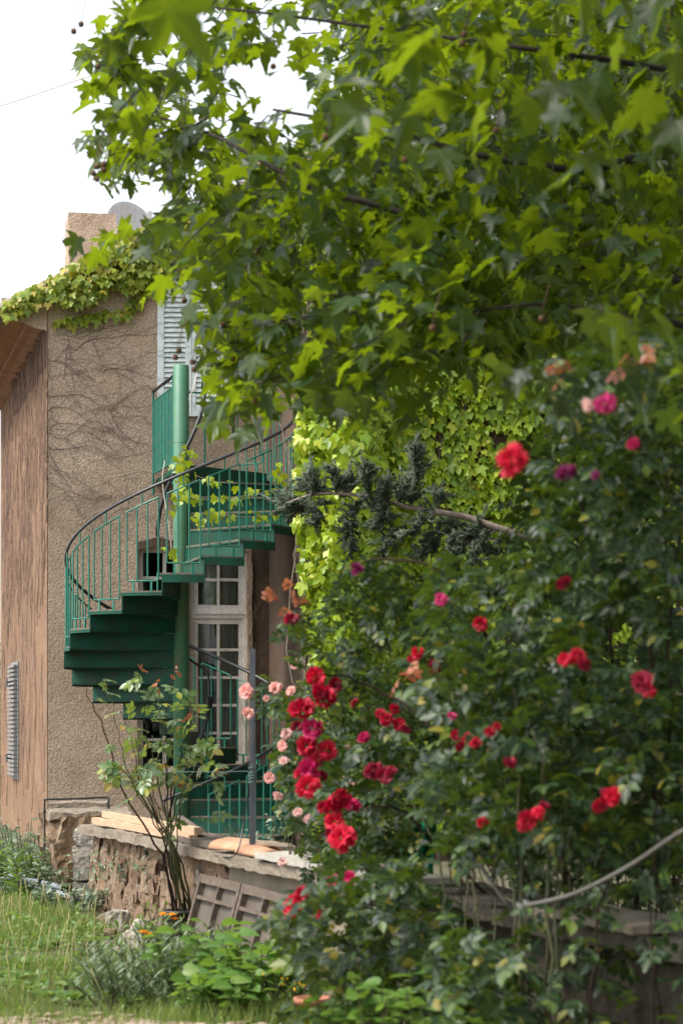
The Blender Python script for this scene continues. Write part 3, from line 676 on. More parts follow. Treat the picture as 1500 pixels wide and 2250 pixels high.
#=PROPS=
# ------------------------------------------------------------------ garden wall
GA = Vector((-1.79, 16.25, 0)); GD = Vector((.316, -.949, 0)).normalized(); GN = Vector((-GD.y, GD.x, 0)); GN = GN if GN.x < 0 else -GN
GH = .56; GT = .36
gw = thing('garden_wall', 'low rubble and render garden wall running towards the camera with stone coping', 'wall', GA)
def gp(d, off, z): return GA + GD * d + GN * off + UP * z
def gwall_px(px): u = (px - 750) / F; return (u * GA.y - GA.x) / (GD.x - u * GD.y)
def rough_face(d0, d1, z0, z1, mat, amp, name, seed, cell=.03):
    nx = int((d1 - d0) / cell); nz = int((z1 - z0) / cell); mb = MB()
    for i in range(nx + 1):
        for k in range(nz + 1):
            d = d0 + (d1 - d0) * i / nx; z = z0 + (z1 - z0) * k / nz
            q = Vector((d * 5, z * 3.2, seed)); o = amp * (noise.fractal(q, 1, 2, 4) + .6 * noise.noise(q * 2.7))
            mb.v.append(gp(d, o - .01, z))
    for i in range(nx):
        for k in range(nz):
            a = i * (nz + 1) + k; mb.f.append((a, a + nz + 1, a + nz + 2, a + 1))
    return mb.build(name, mat, gw, True)
L1 = gwall_px(500)
rough_face(0, L1, -.1, GH - .04, M['earthwall'], .045, 'rubble_face', 1.3)
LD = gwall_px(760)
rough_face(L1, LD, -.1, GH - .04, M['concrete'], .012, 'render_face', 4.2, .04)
rough_face(LD, 10.5, -.1, GH - .04, M['shadewall'], .03, 'shaded_face', 9.2, .05)  # right stretch darkened: canopy shade painted into the dirty face
q = MB(); q.box(gp(5.25, -GT / 2 - .03, GH / 2 - .06), (10.5, GT - .08, GH - .03), (GD, GN, UP)); q.build('core', M['concrete'], gw)
# stones in the rubble
sid = 0
for i in range(95):
    d = random.uniform(.03, L1 - .05); z = random.uniform(.0, GH - .1)
    if d > L1 * .75 and random.random() < .6: continue
    hgt = random.uniform(.035, .085); wd = random.uniform(.05, .14)
    q = MB(); q.rock(gp(d, -.006, z), (wd * .75, .026, hgt * 1.25), i, (GD, GN, UP), 1.0, 2); q.build('stone', random.choice([M['rubble'], M['rubble'], M['earthwall'], M['quoin']]) if i % 9 == 0 else M['rubble'], gw, False)
# coping stones
d = -.08; i = 0
while d < 10.3:
    ln = random.uniform(.55, .95); vis = d < 6
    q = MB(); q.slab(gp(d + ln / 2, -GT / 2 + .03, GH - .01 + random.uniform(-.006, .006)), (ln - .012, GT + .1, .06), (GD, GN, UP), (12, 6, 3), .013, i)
    q.build('coping_stone', M['capstone'] if d < LD else M['shadewall'], gw); d += ln; i += 1  # coping past the split carries the same painted-in shade
# pier and rear return at the far end
pier = thing('stone_pier', 'pale quoined stone pier with a thick cap slab at the far end of the wall', 'pier', at(180, 1985, 16.6))
def pr(px, Y): return Vector(((px - 750) / F * Y, Y, 0))
zc = .02
for k, (hh, wd) in enumerate(((.13, .17), (.10, .16), (.16, .165), (.12, .16))):
    q = MB(); q.slab(pr(185, 16.62) + UP * (zc + hh / 2) + Vector((0, .1, 0)), (wd, .25, hh - .008), None, (6, 6, 6), .02, k * 7); q.build('stone', M['quoin'], pier); zc += hh
q = MB(); q.slab(pr(118, 17.45) + UP * .26 + Vector((.16, 0, 0)), (.40, 1.5, .66), (Vector((.97, .2, 0)).normalized(), Vector((-.22, .97, 0)).normalized(), UP), (10, 30, 16), .05, 5); q.build('return_wall', M['earthwall'], pier)
q = MB(); q.slab(pr(196, 17.3) + UP * .605, (.60, .95, .065), (Vector((.98, .14, 0)).normalized(), Vector((-.14, .98, 0)).normalized(), UP), (16, 10, 3), .025, 9); q.build('cap_slab', M['capstone'], pier)
q = MB(); q.slab(pr(172, 17.75) + UP * .66, (.46, .3, .05), None, (10, 6, 2), .015, 10); q.build('cap_slab', M['capstone'], pier)
q = MB(); q.slab(pr(168, 16.3) + UP * .035, (.12, .2, .08), None, (4, 4, 3), .01, 3); tag(q.build('stone_block', M['quoin']), 'squared grey stone block at the foot of the pale pier', 'stone')
# black pipe rail
Yp = 17.3
q = MB(); q.tube(bez([at(98, 1905, Yp), at(98, 1768, Yp), at(100, 1759, Yp), at(108, 1757, Yp), at(170, 1755.5, Yp + .1), at(232, 1753, Yp + .25), at(238, 1756, Yp + .25), at(239, 1778, Yp + .25)], 5), .0075, 8)
pipe = tag(q.build('metal_pipe', M['black'], None, True), 'thin bent black pipe standing beside the pier against the house', 'pipe')
q = MB(); q.lathe(at(98, 1783, Yp), [(.0075, -.012), (.013, -.008), (.013, .008), (.0075, .012)], 10); q.build('clamp', M['black'], pipe)
# timber on the wall
GZ = GH + .02
def beam(name, pa, pb, wid, th, mat, label, cat, group=None, jit=.0):
    X = (pb - pa).normalized(); Yd = UP.cross(X).normalized(); Z = X.cross(Yd)
    q = MB(); q.slab((pa + pb) / 2, ((pb - pa).length, wid, th), (X, Yd, Z), (24, 2, 2), .003 + jit, random.random() * 9)
    return tag(q.build(name, mat), label, cat, group)
dA = gwall_px(212); dB = gwall_px(425)
beam('timber_beam', gp(dA, .01, GZ + .036), gp(dB, .0, GZ + .036), .05, .042, M['pine'], 'fresh pale timber beam lying lowest on the far wall coping', 'timber')
beam('timber_beam', gp(dA + .08, -.045, GZ + .08), gp(dB - .02, -.035, GZ + .08), .05, .042, M['pine'], 'fresh pale timber beam stacked on top of another on the wall', 'timber')
beam('plank', gp(gwall_px(400), -.02, GZ + .025), gp(gwall_px(480), .0, GZ + .022), .1, .035, M['greywood'], 'grey weathered plank end beyond the pale timber beams', 'plank', None, .003)
beam('plank', gp(gwall_px(385), -.13, GZ + .03), gp(gwall_px(492), -.10, GZ + .025), .09, .04, M['greywood'], 'grey weathered plank lying behind the rose stems on the wall', 'plank', None, .004)
lg = MB(); lg.tube([at(395, 1808, 14.9), at(425, 1828, 14.4), at(445, 1840, 14.1)], [.05, .048, .045], 10); tag(lg.build('log', M['greywood'], None, True), 'short split grey log resting behind the timber on the wall', 'log')
lg = MB(); lg.tube([at(452, 1842, 14.2), at(490, 1848, 13.9)], [.04, .036], 9); tag(lg.build('log', M['greywood'], None, True), 'stubby grey log end next to the larger log on the wall', 'log')
q = MB(); q.slab(gp(gwall_px(525), -.17, GZ + .035), (.4, .2, .04), (GD, GN, UP), (10, 4, 2), .012, 2); tag(q.build('flat_stone', M['capstone']), 'flat grey stone lying behind the clay tiles on the wall', 'stone')
def canal(name, pa, pb, r, label, sag=0, tw=0):
    X = (pb - pa).normalized(); Yd = UP.cross(X).normalized(); n = 10; mb = MB(); vs = []
    for e, k in ((pa, 1.0), (pb, .8)):
        for rr_ in (r * k, r * k - .012):
            for i in range(n + 1):
                a = math.pi * i / n; vs.append(e + Yd * (math.cos(a) * rr_) + UP * (math.sin(a) * rr_ * .62))
    m1 = n + 1; fs = [(i, i + 1, 2 * m1 + i + 1, 2 * m1 + i) for i in range(n)] + [(m1 + i + 1, m1 + i, 3 * m1 + i, 3 * m1 + i + 1) for i in range(n)]
    fs += [(i + 1, i, m1 + i, m1 + i + 1) for i in range(n)] + [(2 * m1 + i, 2 * m1 + i + 1, 3 * m1 + i + 1, 3 * m1 + i) for i in range(n)] + [(0, 2 * m1, 3 * m1, m1), (n, m1 + n, 3 * m1 + n, 2 * m1 + n)]
    mb.add(vs, fs); return tag(mb.build(name, M['tile'], None, True), label, 'roof tile', 'clay roof tiles lying on the garden wall')
d1 = gwall_px(462)
canal('clay_tile', gp(gwall_px(488), .0, GZ + .012), gp(gwall_px(560), .03, GZ + .012) + Vector((.12, .1, 0)), .09, 'curved pink clay tile lying in front on the wall coping')
canal('clay_tile', gp(gwall_px(465), -.1, GZ + .012), gp(gwall_px(535), -.1, GZ + .012) + Vector((.14, .12, 0)), .085, 'curved pink clay tile lying behind its twin near the post')
canal('clay_tile', gp(gwall_px(540), -.02, GZ + .012), gp(gwall_px(600), .0, GZ + .012), .085, 'curved pink clay tile nearest the white slab on the wall')
q = MB(); q.slab(gp((gwall_px(600) + gwall_px(740)) / 2, -.03, GZ + .03), (gwall_px(740) - gwall_px(600), .26, .03), (GD, GN, UP), (20, 6, 2), .008, 12); tag(q.build('stone_slab', M['marble']), 'long white stone slab laid on the wall beside the clay tiles', 'slab')
q = MB(); q.slab(gp((gwall_px(760) + gwall_px(900)) / 2, -.05, GZ + .025), (gwall_px(900) - gwall_px(760), .3, .03), (GD, GN, UP), (20, 6, 2), .008, 13); tag(q.build('stone_slab', M['marble']), 'second white stone slab further along the wall behind the roses', 'slab')
q = MB(); q.slab(gp((gwall_px(1230) + gwall_px(1450)) / 2, -.05, GZ + .025), (gwall_px(1450) - gwall_px(1230), .3, .03), (GD, GN, UP), (20, 6, 2), .008, 14); tag(q.build('stone_slab', M['capstone']), 'grey stone slab on the wall at the right behind bare rose stems', 'slab')
# steel post with wires
pb_ = gp(gwall_px(551), -.01, GH); pt_ = at(551, 1427, pb_.y); pt_.x = pb_.x
q = MB(); q.box((pb_ + pt_) / 2, (.033, .033, (pt_ - pb_).length), None, .003); post = tag(q.build('metal_post', M['steel']), 'square dark steel post standing on the wall before the glazed door', 'post')
q = MB()
for z in (.42, .44, .455, .47, .50): q.tube([pb_ + Vector((.021 * math.cos(a), .021 * math.sin(a), z + .004 * math.sin(a * 3))) * 1.0 for a in np.linspace(0, 6.3, 14)], .0035, 5)
q.build('wire_wrap', M['wire'] if False else M['tealwire'], post)
q = MB(); q.tube(bez([pb_ + Vector((-.02, 0, .48)), pb_ + Vector((-.25, .3, .47)), pb_ + Vector((-.5, .5, .465)), pb_ + Vector((-.78, .7, .44))], 6), .0019, 4)
0 and q.tube(bez([pb_ + Vector((-.02, 0, .5)), pb_ + Vector((-.2, .4, .515)), pb_ + Vector((-.45, .6, .48)), pb_ + Vector((-.9, .8, .46))], 6), .0019, 4)
q.tube(bez([pb_ + Vector((0, 0, .46)), pb_ + Vector((.08, .05, .55)), pb_ + Vector((.11, .05, .49)), pb_ + Vector((.03, .02, .44))], 6), .0019, 4)
q.tube(bez([pb_ + Vector((-.02, -.01, .85)), pb_ + Vector((-.06, .05, .8)), pb_ + Vector((-.04, .08, .7))], 6), .0019, 4)
q.build('wire', M['tealwire'], post)
q = MB(); q.tube(bez([pb_ + Vector((-.02, -.02, .4)), pb_ + Vector((-.05, .02, .2)), pb_ + Vector((-.1, 0, .02)), gp(gwall_px(470), .06, GH - .02), gp(gwall_px(465), .08, GH - .16)], 6), .004, 5); tag(q.build('cable', M['black']), 'thin black cable drooping from the post over the wall edge', 'cable')
# white cord hanging at the stair pole
q = MB(); q.tube(bez([fpx(476, 625, .3), at(456, 700, 23.2), at(430, 830, 22.4), at(415, 880, 22.3)], 6), .0045, 5); q.tube(bez([at(362, 1012, 22.3), at(357, 1060, 22.3), at(370, 1150, 22.3), at(381, 1235, 22.4)], 6), .0045, 5)
tag(q.build('cord', M['wire']), 'thin pale cord hanging down past shutter and stair pole', 'cord')
# old window frame leaning on the wall
of = thing('window_frame', 'old grey wooden window sashes leaning against the garden wall', 'window frame', gp(gwall_px(540), .15, 0))
d0, d1 = gwall_px(468), gwall_px(668)
def op(d, k): return gp(d, .17 - .11 * k, .02 + .41 * k)          # k 0 bottom..1 top
def strip(mb, a, b_, wd, th):
    X = (b_ - a).normalized(); Nn = (op(0, 1) - op(0, 0)).cross(GD).normalized(); Nn = Nn if Nn.dot(GN) > 0 else -Nn
    mb.slab((a + b_) / 2, ((b_ - a).length, wd, th), (X, Nn.cross(X), Nn), (8, 1, 1), .003)
dm = (d0 + d1) / 2
for s0, s1 in ((d0, dm - .015), (dm + .015, d1)):
    for k in (.95, .05):
        q = MB(); strip(q, op(s0, k), op(s1, k), .05, .035); q.build('rail', M['greywood'], of)
    for s in (s0 + .02, s1 - .02):
        q = MB(); strip(q, op(s, .0), op(s, 1.0), .045, .04); q.build('stile', M['greywood'], of)
    q = MB(); strip(q, op(s0, .70), op(s1, .70), .02, .03); q.build('muntin', M['greywood'], of)
    for s in ((s0 + s1) / 2,):
        q = MB(); strip(q, op(s, .05), op(s, .95), .02, .03); q.build('muntin', M['greywood'], of)
    q = MB(); a, b_ = op(s0 + .03, .5), op(s1 - .03, .5); X = GD; Z = (op(0, 1) - op(0, 0)).normalized(); q.box((a + b_) / 2 - GN * .02, ((b_ - a).length, (op(0, 1) - op(0, 0)).length * .92, .006), (X, Z, X.cross(Z))); q.build('board', M['board'], of)
# grey pipes in the grass
for k, (a, b_, lab) in enumerate((((75, 1905, 17.0), (152, 1978, 16.45), 'long grey plastic pipe lying lowest, ending nearest the pier'),
                                  ((40, 1915, 17.2), (118, 1964, 16.7), 'grey plastic pipe in the weeds, second from the pier'),
                                  ((95, 1938, 16.8), (138, 1964, 16.6), 'short grey plastic pipe lying on top of the others'),
                                  ((20, 1925, 17.2), (86, 1960, 16.8), 'grey plastic pipe lying furthest left in the weeds'))):
    A, B = at(*a), at(*b_); A.z = .08 + .02 * k; B.z = .05 + .025 * k
    q = MB(); q.tube([A, A.lerp(B, .5), B], .022, 12, 1, False); pv = tag(q.build('plastic_pipe', M['pvc'], None, True), lab, 'pipe', 'grey plastic pipes in the weeds')
    q = MB(); q.tube([A.lerp(B, .1), B - (B - A).normalized() * .002], .0195, 12); q.build('bore', M['hole'], pv)
# loose stones
for k, (px, Y, sx, sz, lab) in enumerate(((308, 12.75, .075, .12, 'pale upright boulder between the marigolds and the grass'), (258, 14.4, .07, .085, 'rounded grey boulder at the foot of the rubble wall'), (235, 14.6, .06, .05, 'flat brownish stone beside the grey boulder by the wall'),
                                       (262, 12.9, .035, .025, 'small white stone in the bare patch of lawn'), (240, 13.9, .045, .03, 'small tan stone lying on bare soil near the boulder'), (205, 12.9, .03, .02, 'small pale chip of stone alone in the grass'), (350, 13.6, .06, .05, 'brown stone at the wall foot behind the marigolds'), (430, 12.9, .07, .06, 'dark stone beside the black pot'))):
    q = MB(); q.rock(atg(px, Y, sz * .45), (sx, sx * .8, sz), k + 31, None, .5, 3); tag(q.build('stone', M['quoin'] if k in (0, 1, 3, 5) else M['rubble'], None, False), lab, 'stone')
g = MB()
for k in range(420):
    x = random.uniform(-2.0, .3); y = random.uniform(9.2, 9.9 if x < -.9 else 9.6); s_ = random.uniform(.006, .02)
    g.rock((x, y, .032 + s_ * .2), (s_ * 1.3, s_, s_ * .6), k, None, .5, 1)
g.build('pebbles', M['gravel'], None, False, None, 'stuff')
# satellite dish on the roof
YD = 26.2; dc = at(284, 508, YD)
dish = thing('satellite_dish', 'weathered grey satellite dish beside the chimney on the roof', 'satellite dish', dc)
dax = Vector((.62, -.75, .28)).normalized()
q = MB(); q.lathe(dc - dax * .02, [(0, -.0), (.12, .008), (.22, .03), (.30, .06), (.345, .085), (.35, .08), (.30, .05), (.2, .015), (0, -.015)], 40, dax); q.build('reflector', M['dish'], dish, True)
q = MB(); q.tube([dc - UP * .35, dc + dax * .2 - UP * .1, dc + dax * .42], .012, 6); q.box(dc + dax * .43, (.05, .05, .08)); q.build('feed_arm', M['dish'], dish)
q = MB(); q.tube([dc - dax * .06, dc - dax * .1 - UP * .1, dc - dax * .1 - UP * .9], .022, 8); q.build('mast', M['dish'], dish)
# overhead cable
q = MB(); q.tube(bez([at(-200, 285, 30), at(0, 231, 30), at(190, 168, 30), at(500, 70, 30), at(900, -40, 30)], 8), .014, 6)
tag(q.build('overhead_cable', M['skycable'], None, True), 'pale overhead cable crossing the white sky at upper left', 'cable')
# pots
q = MB(); pc = atg(402, 13.35, 0); q.lathe(pc, [(0, .02), (.085, .02), (.10, .1), (.115, .19), (.125, .19), (.125, .205), (.108, .205), (.1, .17), (0, .17)], 24); tag(q.build('flower_pot', M['pot'], None, True), 'black plastic pot at the foot of the tall rose shrub', 'pot')
q = MB(); pc2 = atg(688, 9.75, 0); q.lathe(pc2, [(0, .0), (.06, .0), (.075, .1), (.085, .1), (.085, .125), (.072, .125), (.07, .1), (0, .1)], 24); tag(q.build('flower_pot', M['terracotta'], None, True), 'terracotta pot among leaves at the bottom centre', 'pot')
# green sheet and props behind the roses
q = MB(); n = 14
for i in range(n + 1):
    for k in range(9):
        px = 880 + 75 * i / n; py = 1790 + 190 * k / 8; q.v.append(at(px + 4 * math.sin(k), py, 11.5 + .05 * math.sin(i * 1.1 + k * .6) + .02 * k))
for i in range(n):
    for k in range(8): a = i * 9 + k; q.f.append((a, a + 9, a + 10, a + 1))
tag(q.build('plastic_sheet', M['greensheet'], None, True), 'bright green plastic sheet hanging behind the red roses', 'sheet')
q = MB(); q.tube(bez([at(1560, 1795, 6.6), at(1480, 1838, 6.7), at(1380, 1905, 6.9), at(1260, 1965, 7.1), at(1150, 1992, 7.3)], 6), .0068, 8)
tag(q.build('cable', M['rope'], None, True), 'thick grey cable slung across the bare rose stems at lower right', 'cable')
q = MB(); q.tube(bez([at(1040, 1880, 8), at(1070, 1925, 7.9), at(1105, 1975, 7.8), at(1125, 2000, 7.8)], 6), .007, 8); tag(q.build('cane_stake', M['rope'], None, True), 'short pale stake slanting under the red roses', 'stake')
#=PLANTS=
# ------------------------------------------------------------------ plane tree
V3 = lambda p: np.array(p, float)
def rdir(n, up=0.0, s=1.0):
    d = RNG.normal(size=(n, 3)) * s; d[:, 2] += up; return d / np.linalg.norm(d, axis=1, keepdims=True)
tree = thing('plane_tree', 'large plane tree reaching its leafy boughs across from the right', 'tree', (2.7, 11.5, 0))
tk = MB(); tk.tube(bez([(2.7, 11.5, -.2), (2.72, 11.5, 1.5), (2.6, 11.5, 3.2), (2.75, 11.6, 5), (2.6, 11.4, 7.5)], 6), [.3 - .0065 * i for i in range(25)], 14); tk.build('trunk', M['trunk'], tree, True)
BR = [[(2.62, 11.5, 3.15), at(1500, 622, 10.6), at(1300, 585, 10.2), at(1120, 565, 9.9), at(1010, 525, 9.8), at(860, 460, 9.8), at(680, 410, 9.9), at(590, 362, 10), at(475, 300, 10.2), at(330, 250, 10.4)],
      [at(1050, 545, 9.85), at(985, 600, 9.9), at(900, 645, 9.9), at(770, 702, 10.1), at(620, 780, 10.3), at(520, 830, 10.5)],
      [(2.62, 11.5, 3.9), at(1500, 345, 9.6), at(1280, 372, 9.3), at(1050, 340, 9.3), at(850, 285, 9.4), at(600, 240, 9.7)],
      [(2.7, 11.5, 4.4), at(1450, 150, 9.4), at(1200, 112, 9.0), at(900, 70, 9.2), at(600, 30, 9.4), at(420, 10, 9.6)],
      [(2.6, 11.5, 2.95), at(1500, 715, 9.2), at(1350, 690, 9), at(1180, 668, 9.1), at(1000, 690, 9.4)],
      [(2.7, 11.5, 3.2), at(1500, 420, 13), at(1200, 300, 13.5), at(900, 260, 13.8), at(700, 330, 14)]]
twigs = MB()
for bi, b_ in enumerate(BR):
    pth = bez(b_, 6); n = len(pth); r0 = (.028, .015, .024, .016, .018, .03)[bi]
    q = MB(); q.tube(pth, [r0 * (1 - .78 * i / n) for i in range(n)], 8); q.build('branch', M['bark'], tree, True)
crown = [(300, -60), (200, 95), (215, 260), (165, 330), (250, 420), (420, 400), (480, 500), (400, 540), (370, 600), (360, 680), (430, 640), (420, 760), (470, 800), (520, 880), (640, 900), (700, 860), (800, 890), (880, 860), (960, 790), (1060, 770), (1150, 800), (1230, 760), (1330, 790), (1560, 800), (1560, -60)]
centres = []; Lc = []; Lt = []; Ln = []; Ls = []
branch_pts = np.array([list(p_) for b_ in BR for p_ in bez(b_, 10)])
KEEP = ((226, 425, 345, 508), (128, 440, 226, 500), (352, 655, 415, 900), (415, 720, 440, 860), (-200, -200, 150, 640))
def cluster(c, nl, spread, size, out=None):
    c = V3(c); d = rdir(1, -.1)[0] if out is None else out
    a = c - d * .35; j = branch_pts[np.argmin(((branch_pts - c) ** 2).sum(1))]
    L_ = np.linalg.norm(j - c) + 1e-6; m_ = c + (j - c) * min(.35, .32 / L_) + V3((0, 0, .04))
    ang = [c, c + (m_ - c) * .5 + rdir(1)[0] * .02, m_]
    tx, ty = 750 + c[0] / c[1] * F, HZ - (c[2] - CZ) / c[1] * F
    mx_, my_ = 750 + m_[0] / m_[1] * F, HZ - (m_[2] - CZ) / m_[1] * F
    if ty < 860 and not any((a_ < tx < c_ and b_ < ty < d_) or (a_ < mx_ < c_ and b_ < my_ < d_) or (a_ < (tx + mx_) / 2 < c_ and b_ < (ty + my_) / 2 < d_) for a_, b_, c_, d_ in KEEP): twigs.tube([Vector(x) for x in ang], [.002, .003, .004], 4)
    for _ in range(nl):
        k = RNG.uniform(0, 1); p_ = c + (m_ - c) * k * .9 + RNG.normal(size=3) * spread
        qx, qy = 750 + p_[0] / p_[1] * F, HZ - (p_[2] - CZ) / p_[1] * F + 20
        if any(a_ < qx < c_ and b_ < qy < d_ for a_, b_, c_, d_ in KEEP): continue
        o_ = RNG.normal(size=3) * np.array([1, 1, .35]); o_ /= np.linalg.norm(o_)
        t_ = o_ * .75 + V3((0, 0, -RNG.uniform(.15, 1.1)))
        n_ = V3((0, 0, 1)) + RNG.normal(size=3) * .45 + o_ * .35
        Lc.append(p_); Lt.append(t_); Ln.append(n_); Ls.append(size * RNG.uniform(.6, 1.2))
# left, airy fringe; centre; right, dense
pts = samp(crown, 1050)
for x, y in pts:
    k = (x - 150) / 1350
    if x < 780 and y < 420 and RNG.uniform() < .5: continue
    if x < 720 and y >= 420 and RNG.uniform() < .3: continue
    if 330 < x < 780 and 0 < y < 300 and RNG.uniform() < .55: continue
    Y = RNG.uniform(9.2, 13) if x < 700 else RNG.uniform(8.6, 15)
    c = at(x, y, Y)
    cluster(c, int(RNG.integers(4, 8)), .065, .118)
for x, y in samp([(800, -80), (760, 250), (800, 500), (900, 760), (1100, 800), (1560, 780), (1560, -80)], 1000):
    cluster(at(x, y, RNG.uniform(10, 19)), int(RNG.integers(5, 9)), .12, .125)
for x, y in samp([(450, 440), (420, 620), (560, 860), (1000, 840), (1100, 500), (700, 380)], 150):
    cluster(at(x, y, RNG.uniform(9, 12.5)), int(RNG.integers(4, 8)), .07, .12)
# sprays along the left edge, leaf tips hanging against sky and wall
for x, y in [(300, 20), (260, 10), (250, 80), (230, 110), (245, 190), (235, 215), (330, 160), (215, 330), (240, 350), (200, 340), (270, 370), (310, 330), (330, 400), (370, 360), (180, 575), (215, 545), (262, 575), (240, 565), (300, 570), (330, 560), (200, 520), (390, 530), (290, 545), (350, 545), (370, 620), (350, 640), (440, 730), (450, 690), (470, 790), (500, 850), (540, 870), (600, 880), (400, 300), (460, 250), (380, 180), (430, 100), (500, 130), (560, 300)]:
    cluster(at(x + RNG.uniform(-8, 8), y - 15, RNG.uniform(9, 10.4)), 4, .04, .125)
# loose sprays below the crown's edge
for _ in range(46):
    x = RNG.uniform(460, 1240); cluster(at(x, RNG.uniform(800, 930) - (70 if x > 950 else 0), RNG.uniform(9, 11.5)), 4, .06, .12)
# near leaves at upper right (soft)
for x, y in [(1420, 60), (1250, 120), (980, 150), (820, 280), (790, 240), (1380, 740), (1300, 700), (1100, 850), (1470, 900), (1250, 330), (1050, 60), (900, 40), (1480, 250), (1150, 200)]:
    cluster(at(x, y, RNG.uniform(5.6, 6.6)), 3, .05, .14)
# crown above and beside the frame; overhead part added to shade the foreground
for i_ in range(1700):
    c = V3((RNG.uniform(-.6, 6), RNG.uniform(3.5, 17), RNG.uniform(3.4, 8))) if i_ < 900 else V3((RNG.uniform(-.9, 3.2), RNG.uniform(.5, 10), RNG.uniform(3.0, 5.2)))
    if c[2] - CZ < (HZ + 330) / F * c[1] and c[0] < .18 * c[1]: continue
    cluster(c, 6, .2, .17)
Lc = np.array(Lc); Lt = np.array(Lt); Ln = np.array(Ln); Ls = np.array(Ls)
FR = frames(Lt, Ln); FR[:, :, 0] *= RNG.uniform(.8, 1.1, (len(Lc), 1)); gi = RNG.integers(0, 4, len(Lc))
for k, (dr, fo) in enumerate(((.28, .12), (.62, .3), (.1, -.2), (.45, .5))):
    VT = PLANE[0].copy(); rr_ = VT[:, 0] ** 2 + (VT[:, 1] - .2) ** 2; VT[:, 2] = fo * np.abs(VT[:, 0]) - dr * rr_ + .05 * np.sin(VT[:, 0] * 9 + k) * np.sqrt(rr_); VT[0, 2] = 0
    if k: VT[1:, :2] *= (1 + .10 * np.sin(np.arange(len(VT) - 1) * (2.1 + k)))[:, None]
    leaves(tree, (VT, PLANE[1]), FR[gi == k], Lc[gi == k], Ls[gi == k], M['planeleaf'], limit=75)
twigs.build('twigs', M['bark'], tree, False, None, 'stuff')
# seed balls
for x, y in [(162, 68), (178, 52), (233, 122), (242, 136), (215, 145), (205, 380), (213, 393), (228, 360), (228, 372), (212, 366), (343, 258), (400, 265), (400, 278), (410, 640), (405, 660), (393, 770), (385, 785), (423, 795), (427, 812), (490, 712), (512, 788), (525, 840), (560, 880), (600, 145), (898, 330), (890, 350), (715, 300), (1090, 285), (1470, 60), (1020, 75), (1015, 95), (1190, 700), (950, 720)]:
    Y = 9.8 if x < 700 else 8.5
    p_ = at(x, y, Y); q = MB(); q.rock(p_, (.0125,) * 3, x, None, .15, 2); q.tube([p_, p_ + Vector((.01, 0, .06)), p_ + Vector((.03, .01, .14))], .0016, 4); q.build('seed_ball', M['fruit'], tree, True)

# ------------------------------------------------------------------ creeper on the wing
def wall_ivy(name, label, base, regions, P, N, mat, size, limit=300):
    t = thing(name, label, 'climbing plant', base)
    loc = []; tip = []; nr = []; sc = []
    N = V3(N)
    for poly, cnt, offs, jit in regions:
        for x, y in samp(poly, cnt):
            if noise.noise(Vector((x * .011, y * .011, 3.3))) < -.62 and jit: continue
            o_ = offs(x, y) * RNG.uniform(.3, 1.5); p_ = V3(P(x, y, o_))
            loc.append(p_); side = np.array([RNG.normal() * .6, 0, 0])
            tip.append(V3((0, 0, -1)) + side + N * RNG.uniform(-.1, 1.0)); nr.append(N + V3((0, 0, .65)) + RNG.normal(size=3) * .5); sc.append(size * RNG.uniform(.4, 1.35))
    loc = np.array(loc); leaves(t, IVY, frames(np.array(tip), np.array(nr)), loc, np.array(sc), mat, limit=limit)
    return t
bul = lambda x, y: .06 + .42 * math.exp(-((x - 770) / 95) ** 2) * (.55 + .45 * math.exp(-((y - 1000) / 250) ** 2))
thin = lambda x, y: .06
iv = wall_ivy('creeper', 'dense bright yellow green creeper covering the wing wall right of the stair', W0 + WD * 1,
    [([(655, 900), (690, 850), (860, 780), (900, 900), (880, 1150), (830, 1300), (760, 1480), (690, 1480), (665, 1300), (650, 1150), (655, 1000)], 2600, bul, 0),
     ([(640, 560), (665, 400), (1250, 400), (1250, 780), (900, 860), (690, 880)], 2300, thin, 1),
     ([(880, 800), (1260, 780), (1260, 1480), (1120, 1480), (1115, 1110), (1100, 1480), (780, 1480), (860, 1150)], 3500, thin, 1),
     ([(680, 1480), (1260, 1480), (1260, 1850), (690, 1850)], 1300, lambda x, y: .12, 1), ([(1262, 420), (1560, 420), (1560, 1600), (1262, 1600)], 1300, thin, 1)],
    wp, WN, M['ivy'], .108)
stm = MB()
for k in range(34):
    x = RNG.uniform(660, 1240); y = 1850; pth = []
    while y > 350:
        pth.append(wp(x, y, .012)); y -= 70; x += RNG.normal() * 22
    stm.tube(pth, [.009 * (1 - .7 * i / len(pth)) for i in range(len(pth))], 5)
stm.build('stems', M['stem'], iv, False, None, 'stuff')
iv2 = wall_ivy('creeper', 'yellow green creeper spilling over the gable verge at upper left', fpx(200, 640),
    [([(2, 690), (8, 662), (60, 632), (140, 588), (250, 528), (330, 486), (420, 440), (425, 520), (345, 600), (300, 640), (240, 640), (170, 672), (120, 660), (60, 680), (15, 700)], 1050, lambda x, y: .15, 0),
     ([(118, 702), (160, 690), (230, 680), (280, 668), (310, 630), (335, 605), (318, 660), (285, 690), (230, 700), (170, 712), (125, 712)], 110, lambda x, y: .06, 0),
     ([(330, 500), (470, 420), (640, 330), (640, 600), (510, 640), (500, 615), (350, 612)], 420, lambda x, y: .09, 0),
     ([(620, 960), (650, 940), (680, 1180), (640, 1200)], 30, lambda x, y: .08, 0),
     ([(610, 1180), (660, 1180), (660, 1330), (625, 1330)], 40, lambda x, y: .1, 0)],
    fpx, NF, M['ivyroof'], .088)
